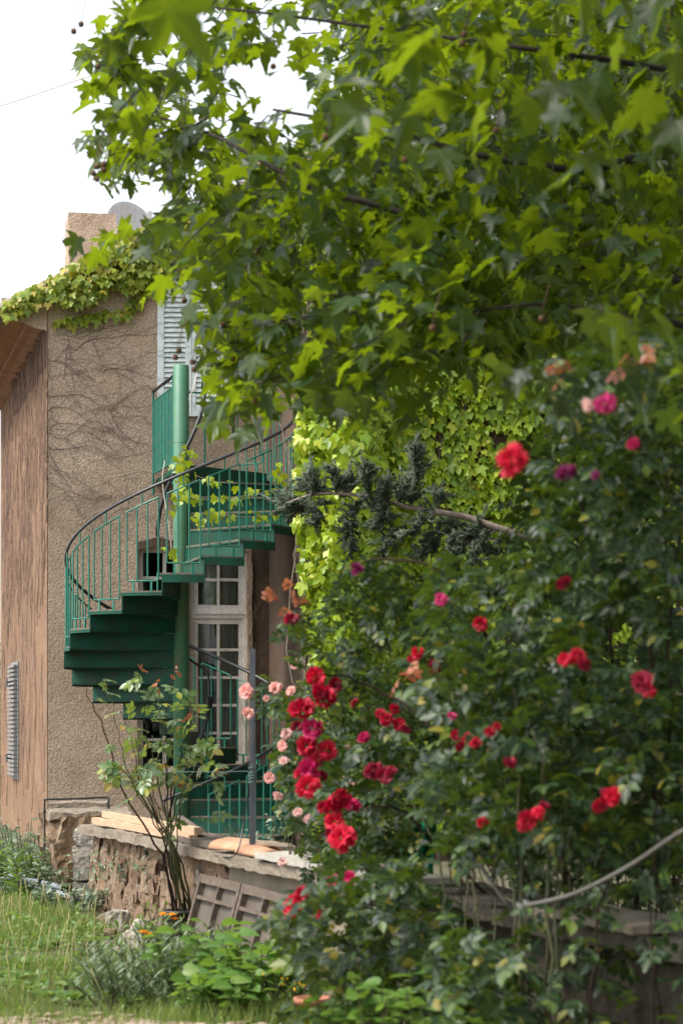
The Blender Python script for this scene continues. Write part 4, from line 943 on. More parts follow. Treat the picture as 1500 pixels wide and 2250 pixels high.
# leaves along the verge line, lit against the sky
# creeper on the stair
sv = thing('creeper', 'young creeper tendrils with pale leaves threading the stair treads', 'climbing plant', SC + Vector((.3, 0, 2.9)))
loc = []; 
stq = MB()
for (a, b_, n_) in (((400, 980), (385, 1130), 26), ((400, 985), (435, 1000), 10), ((430, 1045), (520, 1062), 10), ((400, 1090), (520, 1095), 16), ((520, 1090), (600, 1075), 12), ((425, 1140), (480, 1125), 14), ((480, 1130), (610, 1130), 16), ((390, 1010), (430, 1100), 16), ((600, 1010), (640, 1090), 10), ((372, 1180), (382, 1240), 5), ((640, 870), (652, 1000), 12)):
    stq.tube([at(a[0], a[1], 22.0), at((a[0] + b_[0]) / 2, (a[1] + b_[1]) / 2 + 6, 22.05), at(b_[0], b_[1], 22.1)], .003, 4)
    for k in range(n_):
        u = RNG.uniform(); loc.append(V3(at(a[0] + (b_[0] - a[0]) * u + RNG.normal() * 7, a[1] + (b_[1] - a[1]) * u + RNG.normal() * 6, 22.05 + RNG.normal() * .1)))
loc = np.array(loc); n_ = len(loc)
leaves(sv, IVY, frames(V3((0, 0, -1)) + RNG.normal(size=(n_, 3)) * .5, V3((.1, -.8, .6)) + RNG.normal(size=(n_, 3)) * .35), loc, RNG.uniform(.05, .10, n_), M['ivy'])
stq.build('stem', M['stem'], sv)

# ------------------------------------------------------------------ bare creeper stems on the house
bc = thing('bare_creeper', 'leafless creeper stems branching across the tan front wall', 'climbing plant', fpx(105, 1300))
mains = [[(160, 770), (200, 745), (250, 740), (300, 732), (345, 715)], [(105, 945), (125, 930), (170, 932), (230, 945), (280, 965), (340, 980)], [(108, 985), (150, 985), (200, 980), (250, 1005), (290, 1000), (335, 988)],
         [(150, 742), (155, 790), (162, 850), (165, 900)], [(148, 760), (143, 800), (140, 832)], [(105, 870), (150, 867), (190, 870), (230, 910), (260, 960), (300, 1000)], [(105, 905), (120, 893), (160, 900), (200, 930)],
         [(240, 900), (265, 880), (300, 858), (345, 850)], [(225, 820), (240, 808), (290, 815), (335, 832)], [(110, 1020), (140, 1050), (160, 1080), (200, 1095), (240, 1085), (290, 1092)], [(205, 750), (220, 790), (225, 810)],
         [(235, 890), (260, 940), (280, 960)], [(105, 950), (140, 962), (200, 925), (260, 955)], [(110, 1000), (130, 1030), (180, 1060), (260, 1110), (320, 1130)], [(230, 720), (200, 730), (195, 745)], [(106, 790), (150, 800), (180, 840), (215, 870)], [(108, 1060), (150, 1085), (180, 1140)]]
fine = MB()
for mnp in mains:
    pts_ = bez([fpx(x, y, .008) for x, y in mnp], 7); q = MB(); n = len(pts_)
    pts_ = [p_ + DF * random.gauss(0, .004) + UP * random.gauss(0, .004) for p_ in pts_]
    q.tube(pts_, [.0048 * (1 - .6 * i / n) for i in range(n)], 5); q.build('stem', M['stem'], bc)
    for _ in range(6):
        s_ = random.choice(pts_); a = random.uniform(-.9, .9) + (0 if random.random() < .6 else 3.1); pp = [s_]; 
        for k in range(random.randint(4, 10)):
            a += random.gauss(0, .25); pp.append(pp[-1] + DF * math.cos(a) * .045 + UP * math.sin(a) * .045)
        px_ = [750 + p_.x / p_.y * F for p_ in pp]
        pp = [p_ for p_, x_ in zip(pp, px_) if x_ > 107]
        if len(pp) > 2: fine.tube(pp, [.0026 * (1 - .6 * i / len(pp)) for i in range(len(pp))], 4)
for _ in range(80):
    x = random.uniform(110, 340); y = random.uniform(720, 1180)
    a = random.gauss(-.35, .5); pp = [fpx(x, y, .006)]
    for k in range(random.randint(4, 12)):
        a += random.gauss(0, .22); pp.append(pp[-1] + DF * math.cos(a) * .045 + UP * math.sin(a) * .045)
    fine.tube(pp, .0016, 3)
fine.build('twigs', M['stem'], bc, False, None, 'stuff')
bl = thing('bare_creeper', 'thick mat of upright leafless creeper stems on the side wall at left', 'climbing plant', lwp(60, 1500)); q = MB()
for _ in range(420):
    t = random.uniform(.05, DEEP - .1); z = random.uniform(.2, ZE - 1.0) if random.random() < .45 else random.uniform(2.4, ZE - .4); pp = [C0 + DL * t + NL * .012 + UP * z]; a = random.gauss(1.45, .2)
    for k in range(random.randint(6, 16)):
        a += random.gauss(0, .3); a = a * .9 + 1.5 * .1
        nx_ = pp[-1] + DL * math.cos(a) * .09 + UP * math.sin(a) * .08
        if nx_.z > ZE - .03: break
        pp.append(nx_)
    if len(pp) > 2: q.tube(pp, [random.uniform(.0015, .004) * (1 - .6 * i / len(pp)) for i in range(len(pp))], 4)
for _ in range(90):   # wisps on the cove
    t = random.uniform(.05, 4); pp = [C0 + DL * t + NL * .02 + UP * (ZE - .4)]
    for k in range(8): pp.append(pp[-1] + UP * (.055) + NL * (.002 + (.09 if k > 6 else 0)) + DL * random.gauss(0, .03))
    q.tube(pp, .004, 4)
q.build('stems', M['sidestem'], bl, False, None, 'stuff')
q = MB(); pp = [fpx(104 + random.gauss(0, 1), 1150 - k * 12, .012) for k in range(36)]; q.tube(pp, .006, 5); pp = [fpx(103 + random.gauss(0, 1.5), 1090 - k * 10, .02) for k in range(26)]; q.tube(pp, .006, 5); q.build('stem', M['sidestem'], bl)

# ------------------------------------------------------------------ roses
def rose_mesh(name, mat, seed, openn=1.0):
    rs = np.random.default_rng(seed); mb = MB()
    for ring, (cnt, rad, tilt, h) in enumerate(((3, .10, 1.45, .30), (4, .2, 1.25, .30), (5, .32, 1.0, .25), (6, .45, .7, .15), (7, .55, .38, .02), (6, .58, .1, -.08))):
        if ring == 5 and openn < .8: continue
        for k in range(cnt):
            a = 2 * math.pi * (k + .5 * (ring % 2)) / cnt + rs.normal() * .2; ti = tilt * (1.25 - .25 * openn) + rs.normal() * .12; sz = .5 + .1 * rs.normal()
            o_ = Vector((math.cos(a), math.sin(a), 0)); sd = Vector((-math.sin(a), math.cos(a), 0)); upd = o_ * math.cos(ti) + UP * math.sin(ti); nn = sd.cross(upd)
            b0 = len(mb.v)
            for j, (v, wd) in enumerate(((0, .12), (.35, .36), (.75, .46), (1.0, .3))):
                for i in (-1, -.33, .33, 1):
                    cup = -.16 * (i * i) * (1 if ti > .5 else .4); curl = .12 * max(0, v - .6)
                    mb.v.append(Vector((0, 0, h * .6)) + o_ * rad * .45 + upd * (v * sz) + sd * (i * wd * sz * 1.25) - nn * (cup - curl + rs.normal() * .015 - .1 * v * v * (1 if ti > .6 else -.6)))
            for j in range(3):
                for i in range(3): a_ = b0 + j * 4 + i; mb.f.append((a_, a_ + 1, a_ + 5, a_ + 4))
    return mb.mesh(name, mat, True)
RM = {}
def rose(parent, p_, dia, kind, face=None):
    k = (kind, random.randint(0, 2))
    if k not in RM: RM[k] = rose_mesh('rose', M[kind], k[1] + len(kind), .7 if k[1] == 2 else 1)
    f = face or Vector((random.gauss(-.25, .45), random.gauss(-.75, .35), random.gauss(.35, .4))).normalized()
    X = f.to_track_quat('Z', 'Y').to_matrix().to_4x4() @ Matrix.Rotation(random.uniform(0, 6), 4, 'Z')
    Mx = Matrix.Translation(Vector(p_)) @ X @ Matrix.Diagonal((dia * .62,) * 3 + (1,)) @ Matrix.Diagonal((1, 1, random.uniform(.8, 1.15), 1))
    return link(bpy.data.objects.new('rose', RM[k]), parent, Mx)
rb = thing('rose_bush', 'huge dark leaved rambling rose with red blooms filling the right', 'rose bush', (1.0, 7.9, 0))
canes = []
def cane(parent, pts, r, mat, name='cane'):
    r = r * .6; pth = bez(pts, 6); n = len(pth); q = MB(); pth = [p_ + Vector((random.gauss(0, .006),) * 1 + (random.gauss(0, .006), random.gauss(0, .004))) for p_ in pth]
    q.tube(pth, [r * (1 - .65 * i / n) for i in range(n)], 6); q.build(name, mat, parent, True); return pth
for (x0, pts, Y, r) in ((1290, [(1270, 2050), (1200, 1750), (1100, 1450), (950, 1250), (800, 1230)], 7.8, .022), (1290, [(1320, 2000), (1350, 1650), (1330, 1300), (1250, 1050), (1150, 1000)], 7.2, .02),
                        (1180, [(1170, 2000), (1100, 1800), (950, 1600), (800, 1500), (690, 1480)], 8.8, .018), (1150, [(1120, 2050), (1000, 1900), (880, 1780), (760, 1790), (700, 1850)], 9, .016),
                        (1350, [(1390, 2050), (1440, 1700), (1430, 1300), (1400, 1000), (1330, 880)], 6.9, .02), (1400, [(1420, 2000), (1380, 1800), (1300, 1650), (1180, 1550)], 7.3, .014),
                        (1100, [(1060, 2150), (950, 2050), (800, 1980), (680, 1960)], 8.6, .012), (1480, [(1480, 1900), (1470, 1500), (1490, 1100)], 7, .018), (1210, [(1215, 2000), (1230, 1800), (1240, 1600), (1200, 1350)], 7.6, .01),
                        (1240, [(1255, 2050), (1280, 1850), (1290, 1500)], 7.4, .009), (1130, [(1130, 2050), (1140, 1900), (1100, 1700)], 7.9, .009), (1330, [(1300, 2100), (1180, 1950), (1060, 1750), (1020, 1560)], 7.5, .012), (1440, [(1440, 2050), (1460, 1850), (1430, 1600)], 7.2, .009), (1080, [(1080, 2100), (1060, 1950), (1000, 1750)], 8.2, .008),
                        (1310, [(1250, 2080), (1150, 2000), (1050, 1930)], 7.4, .014)):
    Y += 1.3 if Y < 8.3 else .4
    canes.append(cane(rb, [atg(x0, Y + .1, 0)] + [at(x, y, Y + random.uniform(-.25, .25)) for x, y in pts], r, M['oldcane'] if r > .015 else M['cane']))
for _ in range(46):
    xx = RNG.uniform(980, 1560); Yc = RNG.uniform(7.3, 9.5); yt = RNG.uniform(1500, 1950); dx_ = RNG.normal() * 60
    canes.append(cane(rb, [atg(xx, Yc, 0), at(xx + dx_ * .3, 2100 - 0 * yt, Yc), at(xx + dx_ * .6, (2050 + yt) / 2, Yc + .1), at(xx + dx_ * 1.6, yt, Yc + RNG.normal() * .2)], RNG.uniform(.006, .014), M['cane'] if _ % 3 else M['oldcane']))
def rose_leaves(parent, spec, mat, limit=300, T=ROSEL, nlike=None):
    loc = []; sc = []
    for poly, cnt, (ya, yb), size in spec:
        P_ = samp(poly, cnt)
        for x, y in P_:
            if noise.noise(Vector((x * .009, y * .009, 7.7))) < -.42: continue
            loc.append(V3(at(x, y, RNG.uniform(ya, yb)))); sc.append(size * RNG.uniform(.7, 1.25))
    n = len(loc); loc = np.array(loc)
    t = RNG.normal(size=(n, 3)) * np.array([1, 1, .45]) + V3((0, 0, -.25)); nr = V3((0, -.15, 1)) + RNG.normal(size=(n, 3)) * .5
    leaves(parent, T, frames(t, nr), loc, np.array(sc), mat, limit=limit)
rose_leaves(rb, [([(650, 1480), (700, 1330), (830, 1180), (950, 1300), (1000, 1500), (940, 1750), (900, 1950), (760, 2000), (700, 1880), (690, 1650)], 900, (9.3, 11), .115),
                 ([(950, 1230), (1120, 1250), (1180, 1060), (1220, 900), (1300, 850), (1560, 860), (1560, 1750), (1300, 1700), (1000, 1700), (920, 1450)], 3600, (7.6, 10.6), .12),
                 ([(900, 1700), (1560, 1650), (1560, 1880), (1250, 1850), (1000, 1900)], 800, (7.4, 10), .12),
                 ([(610, 2000), (760, 1900), (900, 1890), (1000, 2000), (1020, 2260), (650, 2260), (600, 2120)], 800, (7.9, 9.6), .12),
                 ([(940, 2030), (1130, 2030), (1180, 2260), (940, 2260)], 260, (7.0, 8.4), .115),
                 ([(1150, 1880), (1560, 1850), (1560, 2260), (1200, 2260)], 420, (7.2, 9), .1),
                 ([(600, 1360), (660, 1330), (680, 1390), (620, 1400)], 16, (9.3, 9.7), .1),
                 ([(1170, 780), (1560, 720), (1560, 900), (1230, 900)], 220, (6.6, 8.6), .12), ([(1120, 1000), (1560, 800), (1560, 1900), (1120, 1850)], 900, (9.5, 12.5), .16), ([(1100, 1780), (1560, 1780), (1560, 2060), (1150, 2060)], 380, (9, 12.5), .15)], M['roseleaf'])
for x, y, d, k, Y in [(690, 1490, 40, 'brightred', 9.4), (665, 1562, 52, 'red', 9.2), (710, 1538, 46, 'red', 9.3), (688, 1600, 46, 'crimson', 9.2), (675, 1640, 42, 'red', 9.2), (719, 1650, 42, 'red', 9.2), (681, 1688, 44, 'crimson', 9.2), (676, 1730, 46, 'brightred', 9.1), (736, 1750, 56, 'red', 9), (772, 1772, 40, 'crimson', 9.1), (737, 1808, 42, 'brightred', 9), (752, 1845, 56, 'brightred', 8.9),
                   (650, 1995, 46, 'brightred', 8.7), (668, 1968, 40, 'red', 8.7), (708, 2012, 26, 'red', 8.8), (740, 1500, 32, 'darkred', 9.6), (850, 1582, 34, 'red', 9.2), (876, 1592, 30, 'red', 9.2), (822, 1694, 44, 'darkred', 9.2), (846, 1705, 40, 'darkred', 9.1), (800, 1622, 32, 'crimson', 9.3), (920, 1435, 32, 'brightred', 8.6), (956, 1465, 36, 'darkred', 8.6), (1055, 1370, 36, 'red', 8), (968, 1320, 32, 'magenta', 7.6), (786, 1255, 28, 'purple', 8.4),
                   (1237, 1280, 34, 'darkred', 6.8), (1126, 1012, 76, 'brightred', 5.6), (1246, 1043, 56, 'purple', 6.2), (1310, 1045, 26, 'purple', 6.4), (1328, 888, 50, 'magenta', 6.1), (1292, 890, 30, 'palepink', 6.1), (1390, 975, 28, 'crimson', 6.3), (1268, 1445, 42, 'red', 7), (1240, 1450, 32, 'brightred', 7), (1410, 1500, 54, 'darkred', 6.8), (1348, 1752, 46, 'brightred', 7), (1318, 1768, 40, 'red', 7), (1160, 1800, 48, 'red', 7.4), (1185, 1788, 36, 'brightred', 7.4), (1062, 1810, 30, 'red', 7.8), (1118, 1676, 32, 'darkred', 7.8), (1030, 1626, 32, 'red', 8), (1002, 1615, 28, 'red', 8.1), (1075, 1610, 26, 'red', 7.8), (992, 1575, 24, 'magenta', 8.2), (948, 1752, 36, 'darkred', 8.4), (770, 1930, 28, 'crimson', 8.8), (640, 1362, 28, 'darkred', 9.5), (730, 1935, 26, 'crimson', 8.8)]:
    Y -= .35; rose(rb, at(x, y, Y), d * (1.18 if x < 790 else .98) * Y / F, k, Vector((-.35, -.8, .45)).normalized() if x == 1126 else None)
for x, y, d, k in [(700, 1520, 34, 'red'), (655, 1600, 30, 'darkred'), (700, 1668, 36, 'red'), (662, 1700, 30, 'red'), (705, 1708, 28, 'darkred'), (712, 1775, 30, 'red'), (765, 1835, 34, 'red'), (725, 1835, 28, 'darkred'), (865, 1560, 24, 'red'), (890, 1605, 22, 'darkred'), (835, 1570, 22, 'red'), (905, 1450, 20, 'red'), (1045, 1635, 26, 'red'), (1010, 1640, 22, 'darkred'), (1090, 1600, 20, 'red'), (1150, 1815, 30, 'red'), (1195, 1775, 26, 'darkred'), (640, 2020, 30, 'red'), (690, 1975, 22, 'darkred'), (780, 1545, 22, 'darkred'), (1285, 1460, 26, 'darkred'), (1425, 1520, 30, 'red'), (1330, 1745, 26, 'darkred'), (860, 1700, 30, 'darkred')]:
    Y = 8.9 if x < 800 else 8.6 if x < 950 else 7.4; rose(rb, at(x, y, Y), d * 1.1 * Y / F, k)
loc = np.array([V3(at(x + RNG.normal() * 10, y + RNG.normal() * 10, Y)) for x, y, Y in ((605, 1318, 9.5), (640, 1310, 9.5), (1240, 820, 6.5), (890, 1490, 8.3), (1380, 790, 6.6)) for _ in range(4)])
n_ = len(loc); leaves(rb, ROSEL, frames(RNG.normal(size=(n_, 3)), V3((0, 0, 1)) + RNG.normal(size=(n_, 3)) * .6), loc, RNG.uniform(.06, .1, n_), M['youngleaf'], 'young_leaf')
# pink rose
pk = thing('rose_bush', 'pink blooming climbing rose beside the dark steel post', 'rose bush', atg(680, 11.6))
for pts in ([(640, 1950), (650, 1800), (660, 1650), (620, 1560), (545, 1535)], [(660, 1950), (690, 1800), (720, 1650), (660, 1500)], [(650, 1950), (620, 1800), (610, 1740), (640, 1690)]):
    cane(pk, [atg(680, 11.4, 0)] + [at(x, y, 11.7) for x, y in pts], .008, M['cane'])
rose_leaves(pk, [([(560, 1540), (600, 1490), (700, 1500), (700, 1560), (640, 1590)], 130, (11.3, 12), .10), ([(610, 1600), (700, 1600), (720, 1830), (680, 1860), (620, 1780)], 260, (11.0, 12), .10), ([(700, 1560), (900, 1560), (860, 1880), (720, 1880)], 260, (10.6, 12), .11), ([(650, 1860), (760, 1850), (760, 1930), (690, 1930)], 50, (10.8, 11.4), .1)], M['roseleaf'], 200)
for x, y, d, k in [(545, 1520, 38, 'pink'), (543, 1568, 30, 'pink'), (606, 1514, 32, 'pink'), (641, 1520, 28, 'pink'), (650, 1460, 28, 'pink'), (585, 1535, 16, 'pink'), (627, 1613, 27, 'palepink'), (622, 1640, 28, 'pink'), (625, 1676, 27, 'palepink'), (592, 1710, 28, 'pink'), (612, 1746, 26, 'palepink'), (655, 1786, 24, 'palepink'), (678, 1802, 26, 'palepink'), (621, 1896, 22, 'palepink'), (785, 1657, 28, 'pink'), (766, 1648, 22, 'palepink'), (820, 1645, 22, 'palepink'), (771, 1730, 24, 'pink'), (750, 1715, 20, 'palepink'), (730, 1872, 24, 'palepink')]:
    rose(pk, at(x, y, 11.0), d * 11.0 / F, k)
# tall straggly shrub rose in the black pot
sr = thing('rose_shrub', 'tall straggly rose shrub growing from the black pot before the wall', 'shrub', pc)
tips = [(185, 1510), (230, 1490), (300, 1500), (345, 1505), (385, 1470), (395, 1560), (420, 1640), (460, 1640), (480, 1690), (240, 1670), (280, 1720), (330, 1620), (430, 1560), (300, 1570), (265, 1560), (440, 1800)]
loc = []; 
for i, (x, y) in enumerate(tips):
    bx_ = 380 + random.uniform(-22, 22); mx_ = 340 + (x - 330) * .45
    Y = 13.3 + random.uniform(-.2, .15)
    pth = cane(sr, [pc + Vector(((bx_ - 380) / F * 13, 0, .15)), at(bx_ - 8, 1880, Y), at(mx_, 1730 + random.uniform(-20, 30), Y), at((mx_ + x) / 2 + random.uniform(-12, 12), (1730 + y) / 2, Y), at(x, y, Y)], (.013 if i % 3 == 0 else .009), M['cane'] if i % 2 else M['oldcane'])
    for k in range(5):
        j = int(len(pth) * (1 - RNG.uniform(0, .5) ** 1.2)) - 1; loc.append(V3(pth[j]) + RNG.normal(size=3) * np.array([.05, .05, .035]))
for x, y, n_ in ((230, 1500, 6), (300, 1490, 9), (320, 1520, 12), (290, 1560, 6), (345, 1650, 14), (360, 1700, 14), (330, 1590, 8), (440, 1680, 10), (250, 1670, 8), (380, 1600, 8), (430, 1620, 6), (345, 1820, 8), (470, 1700, 6)):
    for _ in range(max(1, n_ // 3)): loc.append(V3(at(x + RNG.normal() * 20, y + RNG.normal() * 12, 13.3 + RNG.normal() * .1)))
loc = np.array(loc); n_ = len(loc)
leaves(sr, ROSEL, frames(RNG.normal(size=(n_, 3)) * np.array([1, 1, .4]) + V3((0, 0, -.1)), V3((0, -.3, 1)) + RNG.normal(size=(n_, 3)) * .5), loc, RNG.uniform(.09, .17, n_), M['shrubleaf'])
loc = np.array([V3(at(x + RNG.normal() * 5, y + RNG.normal() * 5, 13.25)) for x, y in ((312, 1470), (385, 1475), (343, 1505), (430, 1565), (400, 1590), (350, 1690), (345, 1780), (400, 1720), (480, 1690)) for _ in range(4)]); n_ = len(loc)
leaves(sr, OVAL, frames(RNG.normal(size=(n_, 3)), RNG.normal(size=(n_, 3))), loc, RNG.uniform(.03, .05, n_), M['youngleaf'], 'young_leaf')

# ------------------------------------------------------------------ juniper bough
ju = thing('juniper', 'grey green juniper reaching a feathery bough in front of the creeper', 'tree', (2.2, 14.4, 0))
q = MB(); q.tube(bez([(2.2, 14.4, -.1), (2.15, 14.4, 1.3), (2.25, 14.4, 2.6), (2.2, 14.4, 4.2)], 5), [.09 - .004 * i for i in range(16)], 8); q.build('trunk', M['junbark'], ju, True)
sp_ = bez([(2.15, 14.4, 2.1), at(1300, 1215, 14.3), at(1110, 1166, 14.2), at(1030, 1138, 14.2), at(960, 1125, 14.2), at(900, 1115, 14.2), at(800, 1090, 14.2), at(700, 1085, 14.2), at(630, 1105, 14.2)], 6)
q = MB(); q.tube(sp_, [.03 * (1 - .8 * i / len(sp_)) for i in range(len(sp_))], 8); q.build('branch', M['junbark'], ju, True)
fl = []; ft = []
tw = MB()
def spray(a, b_, n, spread, up):
    """a twig with side shoots, each shoot closely set with short needles"""
    a, b_ = V3(a), V3(b_); L_ = np.linalg.norm(b_ - a); d = (b_ - a) / L_
    tw.tube([Vector(a), Vector(b_)], [.005, .002], 4)
    ns = max(8, int(n / 10)); per = int(n * 2.9 / ns)
    for k in range(ns):
        u = RNG.uniform(.0, 1.0); p0 = a + (b_ - a) * u; sd = d * RNG.uniform(.3, 1) + RNG.normal(size=3) * .6 + V3((0, 0, up)); sd /= np.linalg.norm(sd); ln = RNG.uniform(.05, .13) * (1.15 - .5 * u)
        bend = RNG.normal(size=3) * .25
        for _ in range(per):
            v = RNG.uniform(); q_ = p0 + (sd + bend * v) * ln * v; fl.append(q_ + RNG.normal(size=3) * .006); ft.append(sd + bend * v + RNG.normal(size=3) * .45)
for (xa, ya, xb, yb, n) in ((690, 1085, 685, 1030, 260), (740, 1085, 728, 1035, 260), (810, 1090, 802, 1030, 320), (770, 1090, 765, 1050, 200), (870, 1110, 905, 1060, 260), (905, 1110, 915, 985, 420), (915, 1030, 925, 995, 120), (650, 1100, 612, 1105, 300), (660, 1100, 640, 1130, 220), (700, 1095, 690, 1150, 240), (780, 1100, 760, 1190, 300), (770, 1150, 775, 1215, 200), (850, 1110, 830, 1160, 240), (840, 1110, 850, 1060, 240), (960, 1125, 900, 1170, 220), (1000, 1140, 950, 1200, 260), (1060, 1160, 1000, 1190, 220), (1050, 1160, 1040, 1230, 220), (960, 1160, 920, 1230, 180), (1100, 1180, 1080, 1250, 160), (880, 1160, 840, 1210, 200), (720, 1080, 660, 1075, 220), (960, 1120, 965, 1085, 120), (1235, 920, 1225, 860, 200), (1240, 930, 1215, 945, 160), (800, 1100, 860, 1140, 200)):
    spray(at(xa, ya, 14.2), at(xb, yb, 14.2 + RNG.normal() * .1), n, .035, .25)
for _ in range(10):
    spray(at(RNG.uniform(1000, 1110), RNG.uniform(1145, 1175), 14.2), at(RNG.uniform(960, 1090), RNG.uniform(1190, 1240), 14.1), 50, .03, 0)
for _ in range(60):   # rest of the tree, out to the right
    a = V3((2.2, 14.4, RNG.uniform(2.2, 4.3))); d = rdir(1)[0] * RNG.uniform(.3, .7); 
    if a[0] + d[0] < .155 * 14.4: continue
    spray(a, a + d, 90, .06, .3)
fl = np.array(fl); ft = np.array(ft); n_ = len(fl)
NEED = (np.array([(-.16, 0, -.08), (.16, 0, -.08), (0, 0, .16), (0, 1, 0)]), [(0, 1, 3), (1, 2, 3), (2, 0, 3)])
link(bpy.data.objects.new('foliage', batch_mesh('foliage', NEED, frames(ft, RNG.normal(size=(n_, 3))), fl, RNG.uniform(.02, .042, n_), M['juniper'], False)), ju, None, None, 'stuff')
tw.build('twigs', M['junbark'], ju, False, None, 'stuff')

# ------------------------------------------------------------------ grass and weeds
n_ = 52000
x = RNG.uniform(-2.9, .2, n_); y = 9.55 + 9.5 * RNG.uniform(0, 1, n_) ** 1.25
gx = -1.79 + (16.25 - y) * .333 - .28                 # keep clear of the wall
k = (x < gx) & (x > -.158 * y - .2) & (y < 23)
nn_ = np.array([noise.noise(Vector((a * 1.3, b_ * 1.3, 5))) for a, b_ in zip(x, y)]); bare = np.exp(-((x + 1.35) / .22) ** 2 - ((y - 12.9) / .8) ** 2)
k &= (nn_ + RNG.normal(size=n_) * .25 - bare * 1.2 > -.42)
x, y, nn_ = x[k], y[k], nn_[k]; n_ = len(x)
tipd = RNG.normal(size=(n_, 3)) * .38; tipd[:, 2] = 1
link(bpy.data.objects.new('grass', batch_mesh('grass', BLADE, frames(tipd, RNG.normal(size=(n_, 3))), np.stack([x, y, np.full(n_, -.02)], 1), RNG.uniform(.05, .13, n_) * (1 + .5 * nn_), M['grass'], False)), None, None, None, 'stuff')
n_ = 2600; x = RNG.uniform(-2.8, -.4, n_); y = RNG.uniform(10, 17.5, n_); k = (x < -1.79 + (16.25 - y) * .333 - .25); x, y = x[k], y[k]; n_ = len(x)
link(bpy.data.objects.new('ground_cover', batch_mesh('ground_cover', OVAL, frames(rdir(n_, .15), V3((0, 0, 1)) + RNG.normal(size=(n_, 3)) * .4), np.stack([x, y, RNG.uniform(.01, .07, n_)], 1), RNG.uniform(.02, .055, n_), M['weed'])), None, None, None, 'stuff')
def clump(name, label, cat, px, Y, h, rad, stems, per, T, size, mat, group=None, lean=.35, limit=300, nup=.5, base=.0):
    b0 = atg(px, Y, 0); t = thing(name, label, cat, b0, group); loc = []; tip = []; sm = MB()
    for s_ in range(stems):
        a = RNG.uniform(0, 6.28); r_ = rad * math.sqrt(RNG.uniform()); p0 = V3(b0) + V3((math.cos(a) * r_ * .5, math.sin(a) * r_ * .5, 0)); hh = h * RNG.uniform(.55, 1.1)
        p1 = p0 + V3((math.cos(a) * r_ * .6, math.sin(a) * r_ * .6, hh)) + RNG.normal(size=3) * .02; m_ = (p0 + p1) / 2 + RNG.normal(size=3) * .015
        sm.tube([Vector(p0), Vector(m_), Vector(p1)], [.004, .003, .002], 4)
        for k in range(per):
            u = base + (1 - base) * (k + RNG.uniform()) / per; loc.append(p0 + (p1 - p0) * u + RNG.normal(size=3) * .006); aa = k * 2.4 + RNG.uniform(0, 1); tip.append(V3((math.cos(aa), math.sin(aa), lean)))
    n = len(loc); loc = np.array(loc); tip = np.array(tip)
    leaves(t, T, frames(tip, V3((0, 0, 1)) + RNG.normal(size=(n, 3)) * nup), loc, size * RNG.uniform(.6, 1.25, n), mat, limit=limit)
    sm.build('stem', M['cane'], t); return t
gs = 'silvery weeds along the house foot'
for i, (px, Y, h, lab) in enumerate(((30, 18.6, .34, 'silvery leaved weed clump at the far left edge by the house'), (70, 17.9, .36, 'silvery weed clump just left of the black pipe'), (110, 17.2, .32, 'silvery weed clump under the black pipe'), (145, 16.9, .26, 'silvery weed clump beside the pier'), (20, 17.4, .2, 'low silvery weed clump left of the grey pipes'), (172, 15.9, .12, 'low silvery weeds at the foot of the pier'), (60, 18.4, .42, 'tallest silvery weed clump against the orange wall'))):
    clump('weed_clump', lab, 'weed', px, Y, h * 1.3, .38, 34, 14, OVAL, .05, M['silver'], gs, .3, 120)
for px, Y, h, lab in ((52, 17.0, .36, 'leafy green upright weed standing tall left of the pipes'), (10, 17.5, .34, 'leafy green upright weed at the left edge'), (85, 17.4, .3, 'leafy green upright weed among silver weeds by the pipe')):
    clump('tall_weed', lab, 'weed', px, Y, h, .1, 7, 16, LANCE, .13, M['weed'], 'upright green weeds near the pipes', .5)
for px, py, Y, lab in ((233, 1905, 15.7, 'small silvery weed rooted in the wall, left'), (275, 1915, 15.1, 'small yellowish weed rooted in the wall face'), (330, 1900, 14.6, 'small weed trailing from the wall beside the rose stems'), (515, 1850, 13.4, 'small weed sprouting behind the wall left of the post'), (600, 1840, 13.0, 'small weed sprouting behind the clay tiles')):
    b0 = at(px, py, Y); d_ = (b0 - GA).dot(GN)
    if 'face' in lab or 'wall,' in lab or 'trailing' in lab: dd = gwall_px(px); b0 = gp(dd, .04, b0.z)
    t = thing('wall_weed', lab, 'weed', b0, 'weeds growing on the garden wall'); n = 60
    lo_ = V3(b0) + RNG.normal(size=(n, 3)) * np.array([.05, .04, .06])
    leaves(t, OVAL, frames(rdir(n, -.1), V3((0, -.4, .8)) + RNG.normal(size=(n, 3)) * .5), lo_, RNG.uniform(.018, .04, n), M['silver'])
    q = MB(); [q.tube([b0, Vector(lo_[i])], .0018, 4) for i in range(0, n, 6)]; q.build('stem', M['cane'], t)
